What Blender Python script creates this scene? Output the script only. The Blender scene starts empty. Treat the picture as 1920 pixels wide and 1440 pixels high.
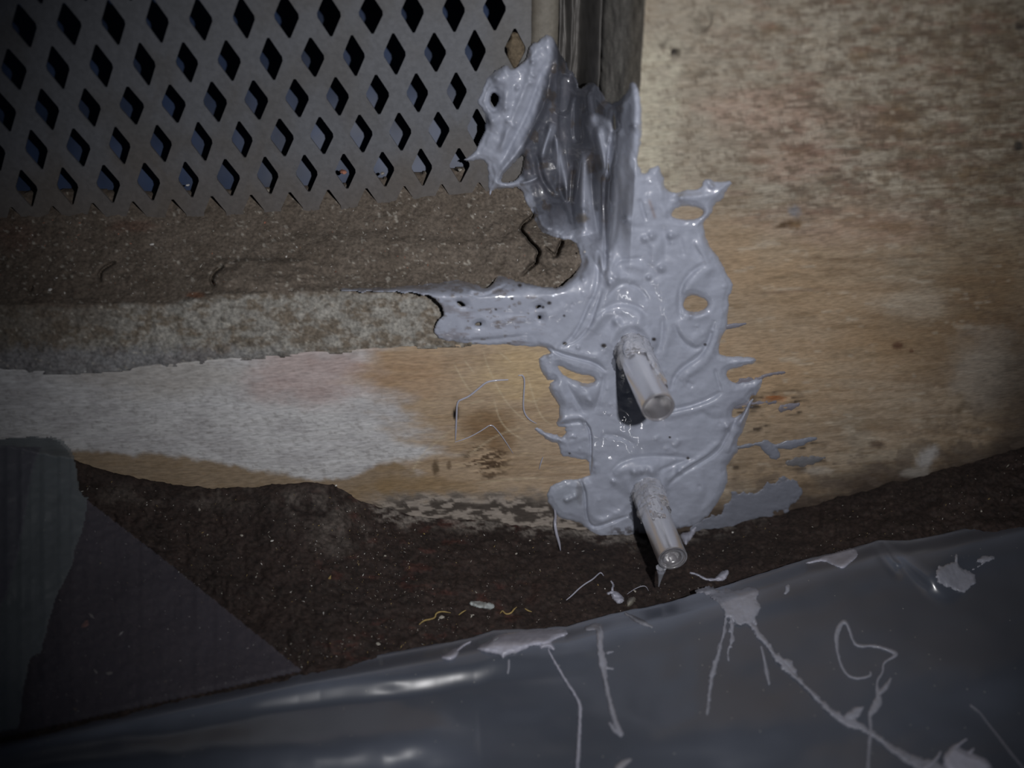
import bpy, math, random
import numpy as np
from mathutils import Vector

# ------------------------------------------------------------------ camera
sc = bpy.context.scene
FPX = 1800.0                       # focal length in pixels of the 1920 x 1440 frame
PITCH, YAW, ROLL = math.radians(32.6), math.radians(7.2), math.radians(-0.55)
DW = 0.30                          # camera to wall face, metres
def cam_axes():
    cy, sy, cp, sp = math.cos(YAW), math.sin(YAW), math.cos(PITCH), math.sin(PITCH)
    f = np.array([sy*cp, cy*cp, -sp]); r = np.array([cy, -sy, 0.0]); u = np.cross(r, f)
    return r*math.cos(ROLL)+u*math.sin(ROLL), -r*math.sin(ROLL)+u*math.cos(ROLL), f
CR, CU, CF = cam_axes()
def ray(px, py):
    px = np.asarray(px, float); py = np.asarray(py, float)
    return ((px-960)/FPX)[..., None]*CR + ((720-py)/FPX)[..., None]*CU + CF
_d = ray(1000, 985)
HC = -float(_d[2]/_d[1])*DW        # the floor (z = 0) meets the wall (y = 0) there
CAM = np.array([0.0, -DW, HC])
def at(px, py, Y=0.0):             # point of the vertical plane y = Y seen at a pixel
    d = ray(px, py); t = (np.asarray(Y, float)+DW)/d[..., 1]
    return CAM + d*t[..., None]
def atz(px, py, Z=0.0):            # point of the horizontal plane z = Z seen at a pixel
    d = ray(px, py); t = (np.asarray(Z, float)-HC)/d[..., 2]
    return CAM + d*t[..., None]
def topx(P):
    v = np.asarray(P)-CAM; d = v@CF
    return 960+FPX*(v@CR)/d, 720-FPX*(v@CU)/d

cam_d = bpy.data.cameras.new('camera'); cam = bpy.data.objects.new('camera', cam_d)
sc.collection.objects.link(cam); sc.camera = cam
from mathutils import Matrix
m = Matrix(((CR[0], CU[0], -CF[0], CAM[0]), (CR[1], CU[1], -CF[1], CAM[1]), (CR[2], CU[2], -CF[2], CAM[2]), (0, 0, 0, 1)))
cam.matrix_world = m
cam_d.sensor_width = 36; cam_d.lens = FPX/1920*36
cam_d.clip_start = 0.01; cam_d.clip_end = 20
cam_d.dof.use_dof = True
cam_d.dof.focus_distance = float((at(1150, 760)-CAM)@CF)
cam_d.dof.aperture_fstop = 6.0

# ------------------------------------------------------------------ world, light, exposure
w = bpy.data.worlds.new('world'); sc.world = w; w.use_nodes = True
w.node_tree.nodes['Background'].inputs[0].default_value = (0.55, 0.7, 1.0, 1)
w.node_tree.nodes['Background'].inputs[1].default_value = 0.022
sc.view_settings.view_transform = 'Standard'; sc.view_settings.look = 'None'
sc.view_settings.gamma = 1; sc.view_settings.use_curve_mapping = False
sc.view_settings.exposure = 0.0
fl = bpy.data.lights.new('camera_flash', 'SPOT'); flo = bpy.data.objects.new('camera_flash', fl)
sc.collection.objects.link(flo)
FLASH = CAM + CR*0.060 + CU*0.012
flo.location = FLASH
tgt = at(1130, 640)
flo.rotation_euler = Vector(tgt-FLASH).to_track_quat('-Z', 'Y').to_euler()
fl.energy = 4.6; fl.shadow_soft_size = 0.0045
fl.spot_size = math.radians(76); fl.spot_blend = 1.0
fl.color = (1.0, 0.985, 0.99)

# ------------------------------------------------------------------ numeric helpers
def lin(c):
    c = np.asarray(c, float)/255.0
    return np.where(c <= 0.04045, c/12.92, ((c+0.055)/1.055)**2.4)
_T = np.random.RandomState(11).rand(8, 256, 256)
def vn(x, y, s=0):                 # smooth value noise 0..1
    T = _T[s % 8]; x = x+s*17.3; y = y+s*9.1
    xi = np.floor(x).astype(int); yi = np.floor(y).astype(int); fx = x-xi; fy = y-yi
    fx = fx*fx*(3-2*fx); fy = fy*fy*(3-2*fy)
    a = T[yi & 255, xi & 255]; b = T[yi & 255, (xi+1) & 255]; c = T[(yi+1) & 255, xi & 255]; d = T[(yi+1) & 255, (xi+1) & 255]
    return (a*(1-fx)+b*fx)*(1-fy)+(c*(1-fx)+d*fx)*fy
def fbm(x, y, sx, sy=None, o=4, s=0, g=0.55):
    sy = sy or sx; r = 0; a = 1; n = 0
    for k in range(o):
        r = r+a*vn(x/sx*2**k, y/sy*2**k, s+k); n += a; a *= g
    return r/n
def sst(a, b, x):
    t = np.clip((x-a)/(b-a), 0, 1); return t*t*(3-2*t)
def interp(pts, x):
    p = np.array(pts, float); return np.interp(x, p[:, 0], p[:, 1])
def smooth_poly(pts, n=1, closed=True):
    p = np.array(pts, float)
    for _ in range(n):
        q = np.roll(p, -1, 0) if closed else p[1:]
        a = p if closed else p[:-1]
        r = np.empty((2*len(a), 2)); r[0::2] = .75*a+.25*q; r[1::2] = .25*a+.75*q
        if not closed: r = np.vstack([p[:1], r, p[-1:]])
        p = r
    return p
def seg_dist(X, Y, pts, closed=False):
    """distance to a polyline, and the parameter (0..1) along it"""
    p = np.array(pts, float)
    if closed: p = np.vstack([p, p[:1]])
    best = np.full(X.shape, 1e9); par = np.zeros(X.shape)
    L = np.r_[0, np.cumsum(np.hypot(*(p[1:]-p[:-1]).T))]
    for i in range(len(p)-1):
        a, b = p[i], p[i+1]; v = b-a; l2 = v@v+1e-9
        t = np.clip(((X-a[0])*v[0]+(Y-a[1])*v[1])/l2, 0, 1)
        d = np.hypot(X-a[0]-t*v[0], Y-a[1]-t*v[1]); k = d < best
        best = np.where(k, d, best); par = np.where(k, (L[i]+t*(L[i+1]-L[i]))/L[-1], par)
    return best, par
def sdf_poly(X, Y, pts):           # positive inside
    p = np.array(pts, float); ins = np.zeros(X.shape, bool); q = np.roll(p, -1, 0)
    for a, b in zip(p, q):
        if a[1] == b[1]: continue
        c = ((a[1] > Y) != (b[1] > Y)) & (X < (b[0]-a[0])*(Y-a[1])/(b[1]-a[1])+a[0]); ins ^= c
    d, _ = seg_dist(X, Y, p, True)
    return np.where(ins, d, -d)
def near(X, Y, pts, w):            # boolean window round a polyline, to keep the work local
    p = np.array(pts, float)
    return (X > p[:, 0].min()-w) & (X < p[:, 0].max()+w) & (Y > p[:, 1].min()-w) & (Y < p[:, 1].max()+w)
def stroke(X, Y, pts, wd, h, sharp=False, taper=True):
    """height of a soft ridge (h > 0) or crease (h < 0) along a polyline"""
    out = np.zeros(X.shape); pts = smooth_poly(pts, 2, False); k = near(X, Y, pts, wd*3.2)
    if not k.any(): return out
    d, t = seg_dist(X[k], Y[k], pts)
    e = np.exp(-(d/wd)**2) if not sharp else np.exp(-d/wd)
    if taper: e = e*np.clip(np.minimum(t, 1-t)*6, 0.0, 1)**.7
    out[k] = h*e
    return out
def one_sided(X, Y, pts, wd, h):
    """a lap: full height just on the left side of the polyline, easing away"""
    out = np.zeros(X.shape); pts = smooth_poly(pts, 2, False); k = near(X, Y, pts, wd*3)
    x, y = X[k], Y[k]; d, t = seg_dist(x, y, pts)
    i = np.clip((t*(len(pts)-1)).astype(int), 0, len(pts)-2)
    # side by nearest segment direction
    best = np.full(x.shape, 1e9); side = np.zeros(x.shape)
    for a, b in zip(pts[:-1], pts[1:]):
        v = b-a; l2 = v@v+1e-9; u = np.clip(((x-a[0])*v[0]+(y-a[1])*v[1])/l2, 0, 1)
        dd = np.hypot(x-a[0]-u*v[0], y-a[1]-u*v[1]); q = dd < best
        best = np.where(q, dd, best); side = np.where(q, np.sign(v[0]*(y-a[1])-v[1]*(x-a[0])), side)
    e = np.where(side < 0, np.exp(-(d/wd)**2), np.exp(-(d/2.0)**2)*.5)
    out[k] = h*e*np.clip(np.minimum(t, 1-t)*7, 0, 1)
    return out

# ------------------------------------------------------------------ object helpers
COL = sc.collection
def put(name, verts, faces, mat, parent=None, smooth=True, col=None, center=True):
    verts = np.asarray(verts, float)
    c = verts.mean(0) if (center and parent is None) else np.zeros(3)
    if center and parent is None: c[2] = verts[:, 2].min()
    me = bpy.data.meshes.new(name)
    me.vertices.add(len(verts)); me.vertices.foreach_set('co', (verts-c).astype(np.float32).ravel())
    if isinstance(faces, np.ndarray):
        n, k = faces.shape
        me.loops.add(n*k); me.loops.foreach_set('vertex_index', faces.astype(np.int32).ravel())
        me.polygons.add(n); me.polygons.foreach_set('loop_start', np.arange(0, n*k, k, dtype=np.int32))
        me.polygons.foreach_set('loop_total', np.full(n, k, dtype=np.int32))
        me.update(calc_edges=True); me.validate()
    else:
        me = bpy.data.meshes.new(name); me.from_pydata([tuple(v) for v in (verts-c)], [], faces)
    if smooth: me.polygons.foreach_set('use_smooth', [True]*len(me.polygons))
    if col is not None and len(me.vertices) == len(verts):
        a = me.color_attributes.new('Col', 'FLOAT_COLOR', 'POINT')
        c4 = np.ones((len(verts), 4), np.float32); c4[:, :col.shape[1]] = col; a.data.foreach_set('color', c4.ravel())
    me.materials.append(mat); me.update()
    o = bpy.data.objects.new(name, me); COL.objects.link(o)
    o.location = c
    if parent is not None:
        o.parent = parent; o.location = -Vector(parent.location)
    return o
def tag(o, label=None, cat=None, group=None, kind=None):
    if label: o['label'] = label
    if cat: o['category'] = cat
    if group: o['group'] = group
    if kind: o['kind'] = kind
    return o
def empty(name, loc):
    o = bpy.data.objects.new(name, None); COL.objects.link(o); o.location = tuple(loc)
    o.empty_display_size = 0.01
    return o
def grid_faces(ny, nx, keep=None):
    i = np.arange(ny*nx).reshape(ny, nx)
    f = np.stack([i[:-1, :-1], i[1:, :-1], i[1:, 1:], i[:-1, 1:]], -1)
    if keep is not None:
        k = keep[:-1, :-1] & keep[1:, :-1] & keep[1:, 1:] & keep[:-1, 1:]
        f = f[k]
    return f.reshape(-1, 4)
def compact(P, F, C=None):
    u, inv = np.unique(F.ravel(), return_inverse=True)
    return P[u], inv.reshape(F.shape), (C[u] if C is not None else None)
def axis(a, b, step, lo, hi, coarse=40):
    return np.r_[np.arange(lo, a, coarse), np.arange(a, b, step), np.arange(b, hi+1, coarse)]
def shell(P, F, C, back, ny_nx_unused=None):
    """closes a grid surface with a second side moved by 'back', joined along every border"""
    n = len(P); e = {}
    fe = np.concatenate([F[:, [0, 1]], F[:, [1, 2]], F[:, [2, 3]], F[:, [3, 0]]])
    key = np.sort(fe, 1); _, idx, cnt = np.unique(key[:, 0]*n+key[:, 1], return_index=True, return_counts=True)
    b = fe[idx[cnt == 1]]
    side = np.stack([b[:, 1], b[:, 0], b[:, 0]+n, b[:, 1]+n], 1)
    P2 = np.vstack([P, P+np.asarray(back)]); F2 = np.vstack([F, F[:, ::-1]+n, side])
    return P2, F2, (np.vstack([C, C]) if C is not None else None)

# ------------------------------------------------------------------ materials
def new_mat(name):
    m = bpy.data.materials.new(name); m.use_nodes = True; nt = m.node_tree
    return m, nt, nt.nodes['Principled BSDF']
def attr_mat(name, rough=0.8, spec=0.3, fine=None, fine_amt=0.25, bump=0.2, bump_scale=900, stretch=(1, 1, 1), coat=0, dist=0.0004, rough_var=0.0, voro=False):
    m, nt, b = new_mat(name); N = nt.nodes; L = nt.links
    a = N.new('ShaderNodeAttribute'); a.attribute_name = 'Col'
    tc = N.new('ShaderNodeTexCoord'); mp = N.new('ShaderNodeMapping'); L.new(tc.outputs['Object'], mp.inputs[0])
    mp.inputs['Scale'].default_value = stretch
    n1 = N.new('ShaderNodeTexNoise'); n1.inputs['Scale'].default_value = fine or 1500; n1.inputs['Detail'].default_value = 5
    L.new(mp.outputs[0], n1.inputs['Vector'])
    mr = N.new('ShaderNodeMapRange'); mr.inputs[1].default_value = .3; mr.inputs[2].default_value = .7
    mr.inputs[3].default_value = 1-fine_amt; mr.inputs[4].default_value = 1+fine_amt; L.new(n1.outputs[0], mr.inputs[0])
    mx = N.new('ShaderNodeVectorMath'); mx.operation = 'SCALE'; L.new(a.outputs['Color'], mx.inputs[0]); L.new(mr.outputs[0], mx.inputs['Scale'])
    L.new(mx.outputs[0], b.inputs['Base Color'])
    b.inputs['Roughness'].default_value = rough; b.inputs['Specular IOR Level'].default_value = spec
    if coat: b.inputs['Coat Weight'].default_value = coat; b.inputs['Coat Roughness'].default_value = .08
    if bump:
        n2 = N.new('ShaderNodeTexNoise'); n2.inputs['Scale'].default_value = bump_scale; n2.inputs['Detail'].default_value = 6
        L.new(mp.outputs[0], n2.inputs['Vector'])
        bp = N.new('ShaderNodeBump'); bp.inputs['Strength'].default_value = bump; bp.inputs['Distance'].default_value = dist
        L.new(n2.outputs[0], bp.inputs['Height']); L.new(bp.outputs[0], b.inputs['Normal'])
    return m
M = {}
M['board'] = attr_mat('weathered_board', .82, .25, 1100, .2, .35, 900, (.3, 1, 1.2))
M['mortar'] = attr_mat('rough_mortar', .9, .2, 900, .35, .9, 700)
M['soil'] = attr_mat('dark_soil', .85, .3, 700, .5, 1.0, 600)
M['metal'] = attr_mat('dusty_grey_metal', .55, .35, 700, .12, .25, 500)
def sealant_mat(name, rough=.42, spec=.35, bump=.2):
    m = attr_mat(name, rough, spec, 500, .035, bump, 330, (1, 1, 1), .0, .0004)
    b = m.node_tree.nodes['Principled BSDF']
    b.inputs['Coat Weight'].default_value = 1.0; b.inputs['Coat Roughness'].default_value = .035
    return m
M['sealant'] = sealant_mat('wet_grey_sealant')
M['smear'] = sealant_mat('drying_grey_sealant', .5, .35, .5)
M['wiped'] = sealant_mat('wiped_sealant_film', .5, .35, .6); M['wiped'].node_tree.nodes['Principled BSDF'].inputs['Alpha'].default_value = .72
def plain(name, rgb, rough=.6, spec=.4, metal=0, var=.15, scale=600, bump=.2):
    m, nt, b = new_mat(name); N = nt.nodes; L = nt.links
    n = N.new('ShaderNodeTexNoise'); n.inputs['Scale'].default_value = scale; n.inputs['Detail'].default_value = 4
    tc = N.new('ShaderNodeTexCoord'); L.new(tc.outputs['Object'], n.inputs['Vector'])
    cr = N.new('ShaderNodeValToRGB'); c = lin(rgb)
    cr.color_ramp.elements[0].position = .3; cr.color_ramp.elements[1].position = .7
    cr.color_ramp.elements[0].color = (*(c*(1-var)), 1); cr.color_ramp.elements[1].color = (*(c*(1+var)), 1)
    L.new(n.outputs[0], cr.inputs[0]); L.new(cr.outputs[0], b.inputs['Base Color'])
    b.inputs['Roughness'].default_value = rough; b.inputs['Specular IOR Level'].default_value = spec; b.inputs['Metallic'].default_value = metal
    if bump:
        bp = N.new('ShaderNodeBump'); bp.inputs['Strength'].default_value = bump; bp.inputs['Distance'].default_value = .0003
        L.new(n.outputs[0], bp.inputs['Height']); L.new(bp.outputs[0], b.inputs['Normal'])
    return m
def film(name, rgb, opacity, rough=.3, spec=.5, scale=260, scratch=.3, edge=None, sheen=.0):
    """thin milky polythene: part of the light goes straight through"""
    m, nt, b = new_mat(name); N = nt.nodes; L = nt.links
    tc = N.new('ShaderNodeTexCoord'); n = N.new('ShaderNodeTexNoise'); n.inputs['Scale'].default_value = scale; n.inputs['Detail'].default_value = 6
    L.new(tc.outputs['Object'], n.inputs['Vector'])
    n2 = N.new('ShaderNodeTexNoise'); n2.inputs['Scale'].default_value = 14; n2.inputs['Detail'].default_value = 3; L.new(tc.outputs['Object'], n2.inputs['Vector'])
    v = N.new('ShaderNodeTexVoronoi'); v.inputs['Scale'].default_value = 420; L.new(tc.outputs['Object'], v.inputs['Vector'])
    dust = N.new('ShaderNodeMapRange'); dust.inputs[1].default_value = .09; dust.inputs[2].default_value = .05; dust.inputs[3].default_value = 0; dust.inputs[4].default_value = 1
    L.new(v.outputs['Distance'], dust.inputs[0])
    gate = N.new('ShaderNodeMath'); gate.operation = 'GREATER_THAN'; gate.inputs[1].default_value = .8
    sp = N.new('ShaderNodeSeparateColor'); L.new(v.outputs['Color'], sp.inputs[0]); L.new(sp.outputs[0], gate.inputs[0])
    dg = N.new('ShaderNodeMath'); dg.operation = 'MULTIPLY'; L.new(dust.outputs[0], dg.inputs[0]); L.new(gate.outputs[0], dg.inputs[1])
    cr = N.new('ShaderNodeValToRGB'); c = lin(rgb)
    cr.color_ramp.elements[0].position = .3; cr.color_ramp.elements[1].position = .75
    cr.color_ramp.elements[0].color = (*(c*.78), 1); cr.color_ramp.elements[1].color = (*(c*1.2), 1)
    L.new(n2.outputs[0], cr.inputs[0])
    colout = cr.outputs[0]
    if edge:
        at_ = N.new('ShaderNodeAttribute'); at_.attribute_name = 'Col'; vm = N.new('ShaderNodeVectorMath'); vm.operation = 'MULTIPLY'
        L.new(cr.outputs[0], vm.inputs[0]); L.new(at_.outputs['Color'], vm.inputs[1]); colout = vm.outputs[0]
    mx = N.new('ShaderNodeMix'); mx.data_type = 'RGBA'; L.new(dg.outputs[0], mx.inputs[0]); L.new(colout, mx.inputs[6]); mx.inputs[7].default_value = (*lin((150, 150, 145)), 1)
    L.new(mx.outputs[2], b.inputs['Base Color'])
    b.inputs['Roughness'].default_value = rough; b.inputs['Specular IOR Level'].default_value = spec
    b.inputs['Alpha'].default_value = opacity
    bp = N.new('ShaderNodeBump'); bp.inputs['Strength'].default_value = scratch; bp.inputs['Distance'].default_value = .0002
    L.new(n.outputs[0], bp.inputs['Height']); L.new(bp.outputs[0], b.inputs['Normal'])
    return m
M['sheet'] = film('polythene_sheet', (66, 71, 84), .93, .34, .6, 120, .05, edge=True)
_b = M['sheet'].node_tree.nodes['Principled BSDF']; _b.inputs['Coat Weight'].default_value = 1.0; _b.inputs['Coat Roughness'].default_value = .2
M['film'] = film('thin_polythene', (82, 80, 90), .26, .5, .15, 90, .03)
M['film2'] = film('folded_polythene', (96, 102, 106), .48, .5, .15, 90, .03)
M['backing'] = plain('navy_backing', (30, 45, 72), .5, .4, var=.4, scale=60)
M['void'] = plain('dark_cavity', (16, 15, 15), .95, .1)
M['rubber'] = plain('dark_joint_filler', (86, 84, 82), .5, .4, var=.25, scale=200, bump=.4)

# ------------------------------------------------------------------ surfaces of the setting
EDGE = [(-700, 1237), (0, 1214), (300, 1214), (700, 1212)]
def edge_x(py):                    # picture column of the pillar's left arris, a straight upright line
    a = topx(at(1211, 20)); P = at(1211, 20)
    z = at(np.full(np.shape(py), 1100.), py)[..., 2]
    Q = np.stack([np.full(np.shape(py), P[0]), np.zeros(np.shape(py)), z], -1)
    return topx(Q)[0]
YM = 0.045                         # plane of the grille
def rail_top(px):                  # upper edge of the board below the grille
    return interp([(-500, 700), (0, 684), (120, 690), (250, 682), (400, 667), (600, 652), (820, 640), (1100, 628), (1300, 620)], px)
def ledge_front(px):               # where the rough strip turns into the sloping ledge
    return interp([(-500, 600), (0, 572), (200, 570), (330, 566), (420, 550), (560, 545), (800, 540), (950, 540), (1040, 545), (1300, 545)], px)
def ledge_back(px):
    return interp([(-500, 410), (0, 408), (150, 402), (300, 408), (500, 398), (640, 392), (750, 375), (900, 358), (960, 350), (1060, 345)], px)
def Y_left(px, py):                # depth of rail top, rough strip and ledge
    rt, lf, lb = rail_top(px), ledge_front(px), ledge_back(px)
    n = fbm(px, py, 60, s=1)-.5; n2 = fbm(px, py, 14, s=3, o=3)-.5
    py2 = py+n*18
    y = np.where(py2 > lf, .011*np.clip((rt-py2)/(rt-lf), 0, 1), .011+(YM-.011)*((lf-py2)/(lf-lb)))
    y = np.where(py2 > lf, y, .011+(YM-.011)*np.clip((lf-py2)/(lf-lb), 0, 1.6)**.85)
    return y+n*.0035+n2*.0016
def wall_relief(px, py):
    return -(fbm(px, py, 26, 9, s=2)-.5)*.00025-(fbm(px, py, 200, s=4)-.5)*.001

# albedo of board and pillar, all in the board's own stains
def blot(X, Y, cx, cy, rx, ry, soft=.5, s=0, rough=.45, ang=0):
    ca, sa = math.cos(ang), math.sin(ang); dx, dy = X-cx, Y-cy
    u, v = (dx*ca+dy*sa)/rx, (-dx*sa+dy*ca)/ry
    d = np.hypot(u, v)+(fbm(X, Y, max(6, rx*.5), max(5, ry*.5), s=s)-.5)*rough*2
    return 1-sst(1-soft, 1+soft, d)
def mixc(c, k, rgb):
    return c*(1-k[..., None])+lin(rgb)*k[..., None]
def board_albedo(X, Y):
    grain = fbm(X, Y+X*.03, 130, 5, o=4, s=5); grain2 = fbm(X, Y+X*.03, 40, 3.2, o=3, s=2)
    mott = fbm(X, Y, 26, 16, o=4, s=1); big = fbm(X, Y, 240, 120, o=3, s=6)
    c = np.zeros(X.shape+(3,))+lin((138, 124, 107))
    c = mixc(c, sst(.35, .7, big)*.55, (132, 114, 92))
    c = mixc(c, sst(.5, .75, fbm(X, Y, 120, 80, s=3))*.5, (132, 126, 114))
    # upper part of the pillar: grey mottled old paint
    up = sst(470, 330, Y+(fbm(X, Y, 90, s=4)-.5)*160)*sst(1150, 1250, X)
    c = mixc(c, up*.8, (131, 126, 115))
    c = mixc(c, up*sst(.45, .62, mott)*.6*sst(1200, 1700, X+0*Y), (88, 77, 64))
    c = mixc(c, sst(1560, 1900, X+(mott-.5)*300)*.5*sst(900, 500, Y), (98, 88, 72))
    for q in [(1440, 210, 110, 45, .5, 1), (1500, 300, 90, 40, .5, 2), (1640, 230, 60, 30, .3, 3), (1600, 420, 180, 40, .35, 4)]:
        c = mixc(c, blot(X, Y, *q[:4], soft=.5, s=q[5])*q[4], (138, 112, 100))
    for q in [(1680, 225, 34, 26, .6, 2), (1700, 255, 60, 20, .4, 3), (1610, 105, 22, 12, .6, 4), (1450, 55, 26, 10, .5, 5), (1820, 330, 30, 18, .5, 6), (1680, 425, 60, 10, .5, 3), (1730, 640, 130, 60, .5, 1), (1840, 560, 80, 90, .5, 3), (1490, 420, 14, 8, .8, 1), (1880, 630, 60, 30, .6, 2)]:
        c = mixc(c, blot(X, Y, *q[:4], soft=.6, s=q[5])*q[4], (92, 68, 40))
    hs = fbm(X, Y-X*.02, 34, 7, o=4, s=4); rt = sst(1230, 1500, X)*sst(520, 380, Y+(big-.5)*200)
    c = mixc(c, sst(.5, .66, hs)*rt*.7, (82, 70, 60)); c = mixc(c, sst(.48, .3, hs)*rt*.35, (146, 140, 128)); c = mixc(c, sst(.55, .7, fbm(X, Y, 70, 16, o=4, s=2))*rt*.5, (104, 80, 68))
    c = mixc(c, sst(.5, .65, fbm(X, Y-X*.02, 110, 8, o=4, s=6))*sst(1350, 1600, X)*sst(430, 520, Y)*.4, (98, 78, 58)); c = mixc(c, sst(.52, .68, fbm(X, Y-X*.02, 26, 8, o=4, s=1))*sst(1600, 1850, X)*.55, (86, 72, 58))
    # tan to orange plank area
    for q in [(1500, 660, 200, 70, .5, 2), (1460, 730, 120, 60, .45, 5), (1560, 560, 120, 30, .3, 3), (1440, 490, 90, 60, .4, 6)]:
        c = mixc(c, blot(X, Y, *q[:4], soft=.6, s=q[5])*q[4]*.8, (150, 126, 98))
    # the light stripe beside the joint at the top
    k = sst(1300, 1215, X+(mott-.5)*120)*sst(420, 330, Y+(mott-.5)*60)*sst(40, 120, Y+X*.0)
    c = mixc(c, k*.75, (160, 156, 140))
    c = mixc(c, sst(.55, .75, grain)*.4*sst(1150, 1300, X)*sst(200, 400, Y), (96, 80, 60))
    c = mixc(c, sst(.52, .7, grain2)*.22, (104, 88, 68))
    c = mixc(c, sst(.66, .8, fbm(X, Y, 40, 7, o=3, s=7))*.4, (160, 152, 138))
    # small dark pits scattered on the upper pillar
    c = mixc(c, sst(.6, .8, fbm(X, Y, 9, 6, o=3, s=6))*up*.5, (78, 68, 58)); c = mixc(c, sst(.64, .74, fbm(X, Y, 24, 14, o=4, s=7))*up*.5, (84, 72, 60))
    # grey-white bloom towards the right lower side
    c = mixc(c, blot(X, Y, 1850, 690, 70, 70, s=3)*.6, (128, 122, 114))
    c = mixc(c, blot(X, Y, 1710, 570, 60, 22, s=5)*.5, (146, 136, 122))
    c = mixc(c, stroke(X, Y, [(1480, 481), (1600, 487), (1700, 480), (1800, 478)], 2.6, 1.0)*.65, (84, 66, 50))
    c = mixc(c, stroke(X, Y, [(1395, 555), (1480, 545), (1560, 540)], 2.2, 1.0)*.5, (92, 74, 62))
    c = mixc(c, stroke(X, Y, [(1795, 780), (1803, 760), (1810, 748)], 7, 1.0)*.5, (78, 66, 50))
    c = mixc(c, blot(X, Y, 1684, 648, 9, 7, s=3), (80, 58, 44)); c = mixc(c, blot(X, Y, 1708, 657, 4, 3), (80, 58, 44))
    c = mixc(c, blot(X, Y, 1646, 832, 14, 7, s=2)*.8, (78, 62, 50))
    c = mixc(c, blot(X, Y, 1490, 396, 11, 9, s=2)*.8, (104, 104, 108)); c = mixc(c, blot(X, Y, 1470, 422, 14, 5, s=1, ang=-.3)*.9, (70, 54, 38))
    c = mixc(c, blot(X, Y, 1910, 275, 8, 9), (52, 48, 44)); c = mixc(c, blot(X, Y, 1912, 50, 9, 7), (56, 50, 46))
    # scuffed dark fibres of the plank beside the sealant
    gl = sst(.56, .66, fbm(X, Y+(X-1400)*.12, 40, 4.5, o=3, s=2))
    for q in [(1455, 752, 48, 22), (1400, 770, 40, 9), (1480, 765, 30, 14), (1490, 835, 60, 10), (1520, 870, 50, 12), (1425, 802, 22, 9), (1375, 890, 16, 26)]:
        c = mixc(c, blot(X, Y, *q, soft=.5, s=3)*gl*.9, (44, 36, 30))
    c = mixc(c, blot(X, Y, 1452, 746, 20, 5, s=3, ang=.0)*.85, (122, 74, 40))
    c = mixc(c, blot(X, Y, 1412, 756, 10, 14, s=1)*.75, (52, 48, 46))
    # ---- the board under the grille: white paint left, bare tan wood right
    left = sst(1140, 1100, X)
    tan = np.zeros(X.shape+(3,))+lin((148, 131, 111))
    tan = mixc(tan, sst(.4, .7, big)*.5, (138, 118, 94)); tan = mixc(tan, sst(.5, .68, grain)*.35, (118, 96, 72))
    tan = mixc(tan, sst(.6, .75, grain2)*.25, (172, 152, 120))
    wht = np.zeros(X.shape+(3,))+lin((170, 170, 171))
    wht = mixc(wht, sst(.4, .65, fbm(X, Y, 60, 30, s=3))*.45, (140, 138, 140)); wht = mixc(wht, sst(.6, .72, fbm(X, Y, 7, 4, o=2, s=1))*.35, (110, 106, 104))
    wht = mixc(wht, sst(.5, .7, grain)*.25, (184, 185, 189))
    e = X-interp([(600, 880), (650, 720), (700, 690), (760, 745), (800, 770), (850, 790), (900, 700), (960, 640)], Y)+(fbm(X, Y, 90, 22, s=5)-.5)*230
    lb = mixc(wht, sst(-60, 60, e)*left, (0, 0, 0)); k = sst(-70, 70, e)[..., None]; lb = wht*(1-k)+tan*k
    lb = mixc(lb, blot(X, Y, 570, 700, 115, 55, s=2)*.6, (154, 132, 127)); lb = mixc(lb, blot(X, Y, 300, 700, 150, 40, s=5)*.45, (142, 136, 128))
    lb = mixc(lb, blot(X, Y, 760, 700, 90, 50, s=4)*.4, (146, 118, 92))
    lb = mixc(lb, blot(X, Y, 1000, 700, 90, 50, s=3)*.5, (172, 152, 116))
    lb = mixc(lb, blot(X, Y, 915, 800, 40, 30, s=3)*.7, (98, 74, 48)); lb = mixc(lb, blot(X, Y, 945, 830, 22, 30, s=1)*.5, (100, 76, 50))
    gk = sst(.5, .6, fbm(X, Y+X*.15, 16, 3.2, o=2, s=4))
    lb = mixc(lb, blot(X, Y, 912, 865, 42, 28, s=1)*gk*.9, (60, 44, 30)); lb = mixc(lb, blot(X, Y, 817, 876, 6, 14, s=1)*.8, (66, 52, 36))
    lb = mixc(lb, blot(X, Y, 842, 872, 4, 8, s=1)*.7, (76, 60, 44))
    for pts in [[(850, 680), (880, 735), (902, 740)], [(905, 655), (915, 690), (950, 760), (1000, 800)], [(935, 660), (960, 680)], [(925, 745), (940, 800), (990, 830)], [(760, 910), (790, 850), (850, 805)], [(985, 800), (930, 815), (870, 860)], [(890, 905), (960, 898), (1020, 896)], [(870, 675), (890, 700)], [(985, 690), (1010, 780), (1040, 800)], [(880, 757), (910, 750)], [(975, 745), (1000, 755), (1015, 745)]]:
        lb = mixc(lb, stroke(X, Y, pts, 1.5, 1.0)*.45, (176, 164, 140))
    lb = mixc(lb, blot(X, Y, 856, 775, 10, 10, s=1, rough=.1)*.5, (100, 88, 74)); lb = mixc(lb, blot(X, Y, 852, 777, 3, 9, rough=.1), (24, 20, 18))
    # brown damp band at the foot of the board, left
    foot = interp([(-500, 825), (0, 838), (147, 846), (230, 850), (311, 853), (400, 862), (444, 873), (489, 884), (555, 893), (600, 900), (650, 895), (690, 878), (740, 868), (800, 890), (860, 905), (1000, 920)], X)
    lb = mixc(lb, sst(-6, 6, Y-foot+(fbm(X, Y, 20, s=2)-.5)*16)*.85*sst(1020, 700, X), (118, 98, 70))
    lb = mixc(lb, sst(912, 940, Y+(mott-.5)*40)*sst(650, 740, X), (136, 128, 120))
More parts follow.
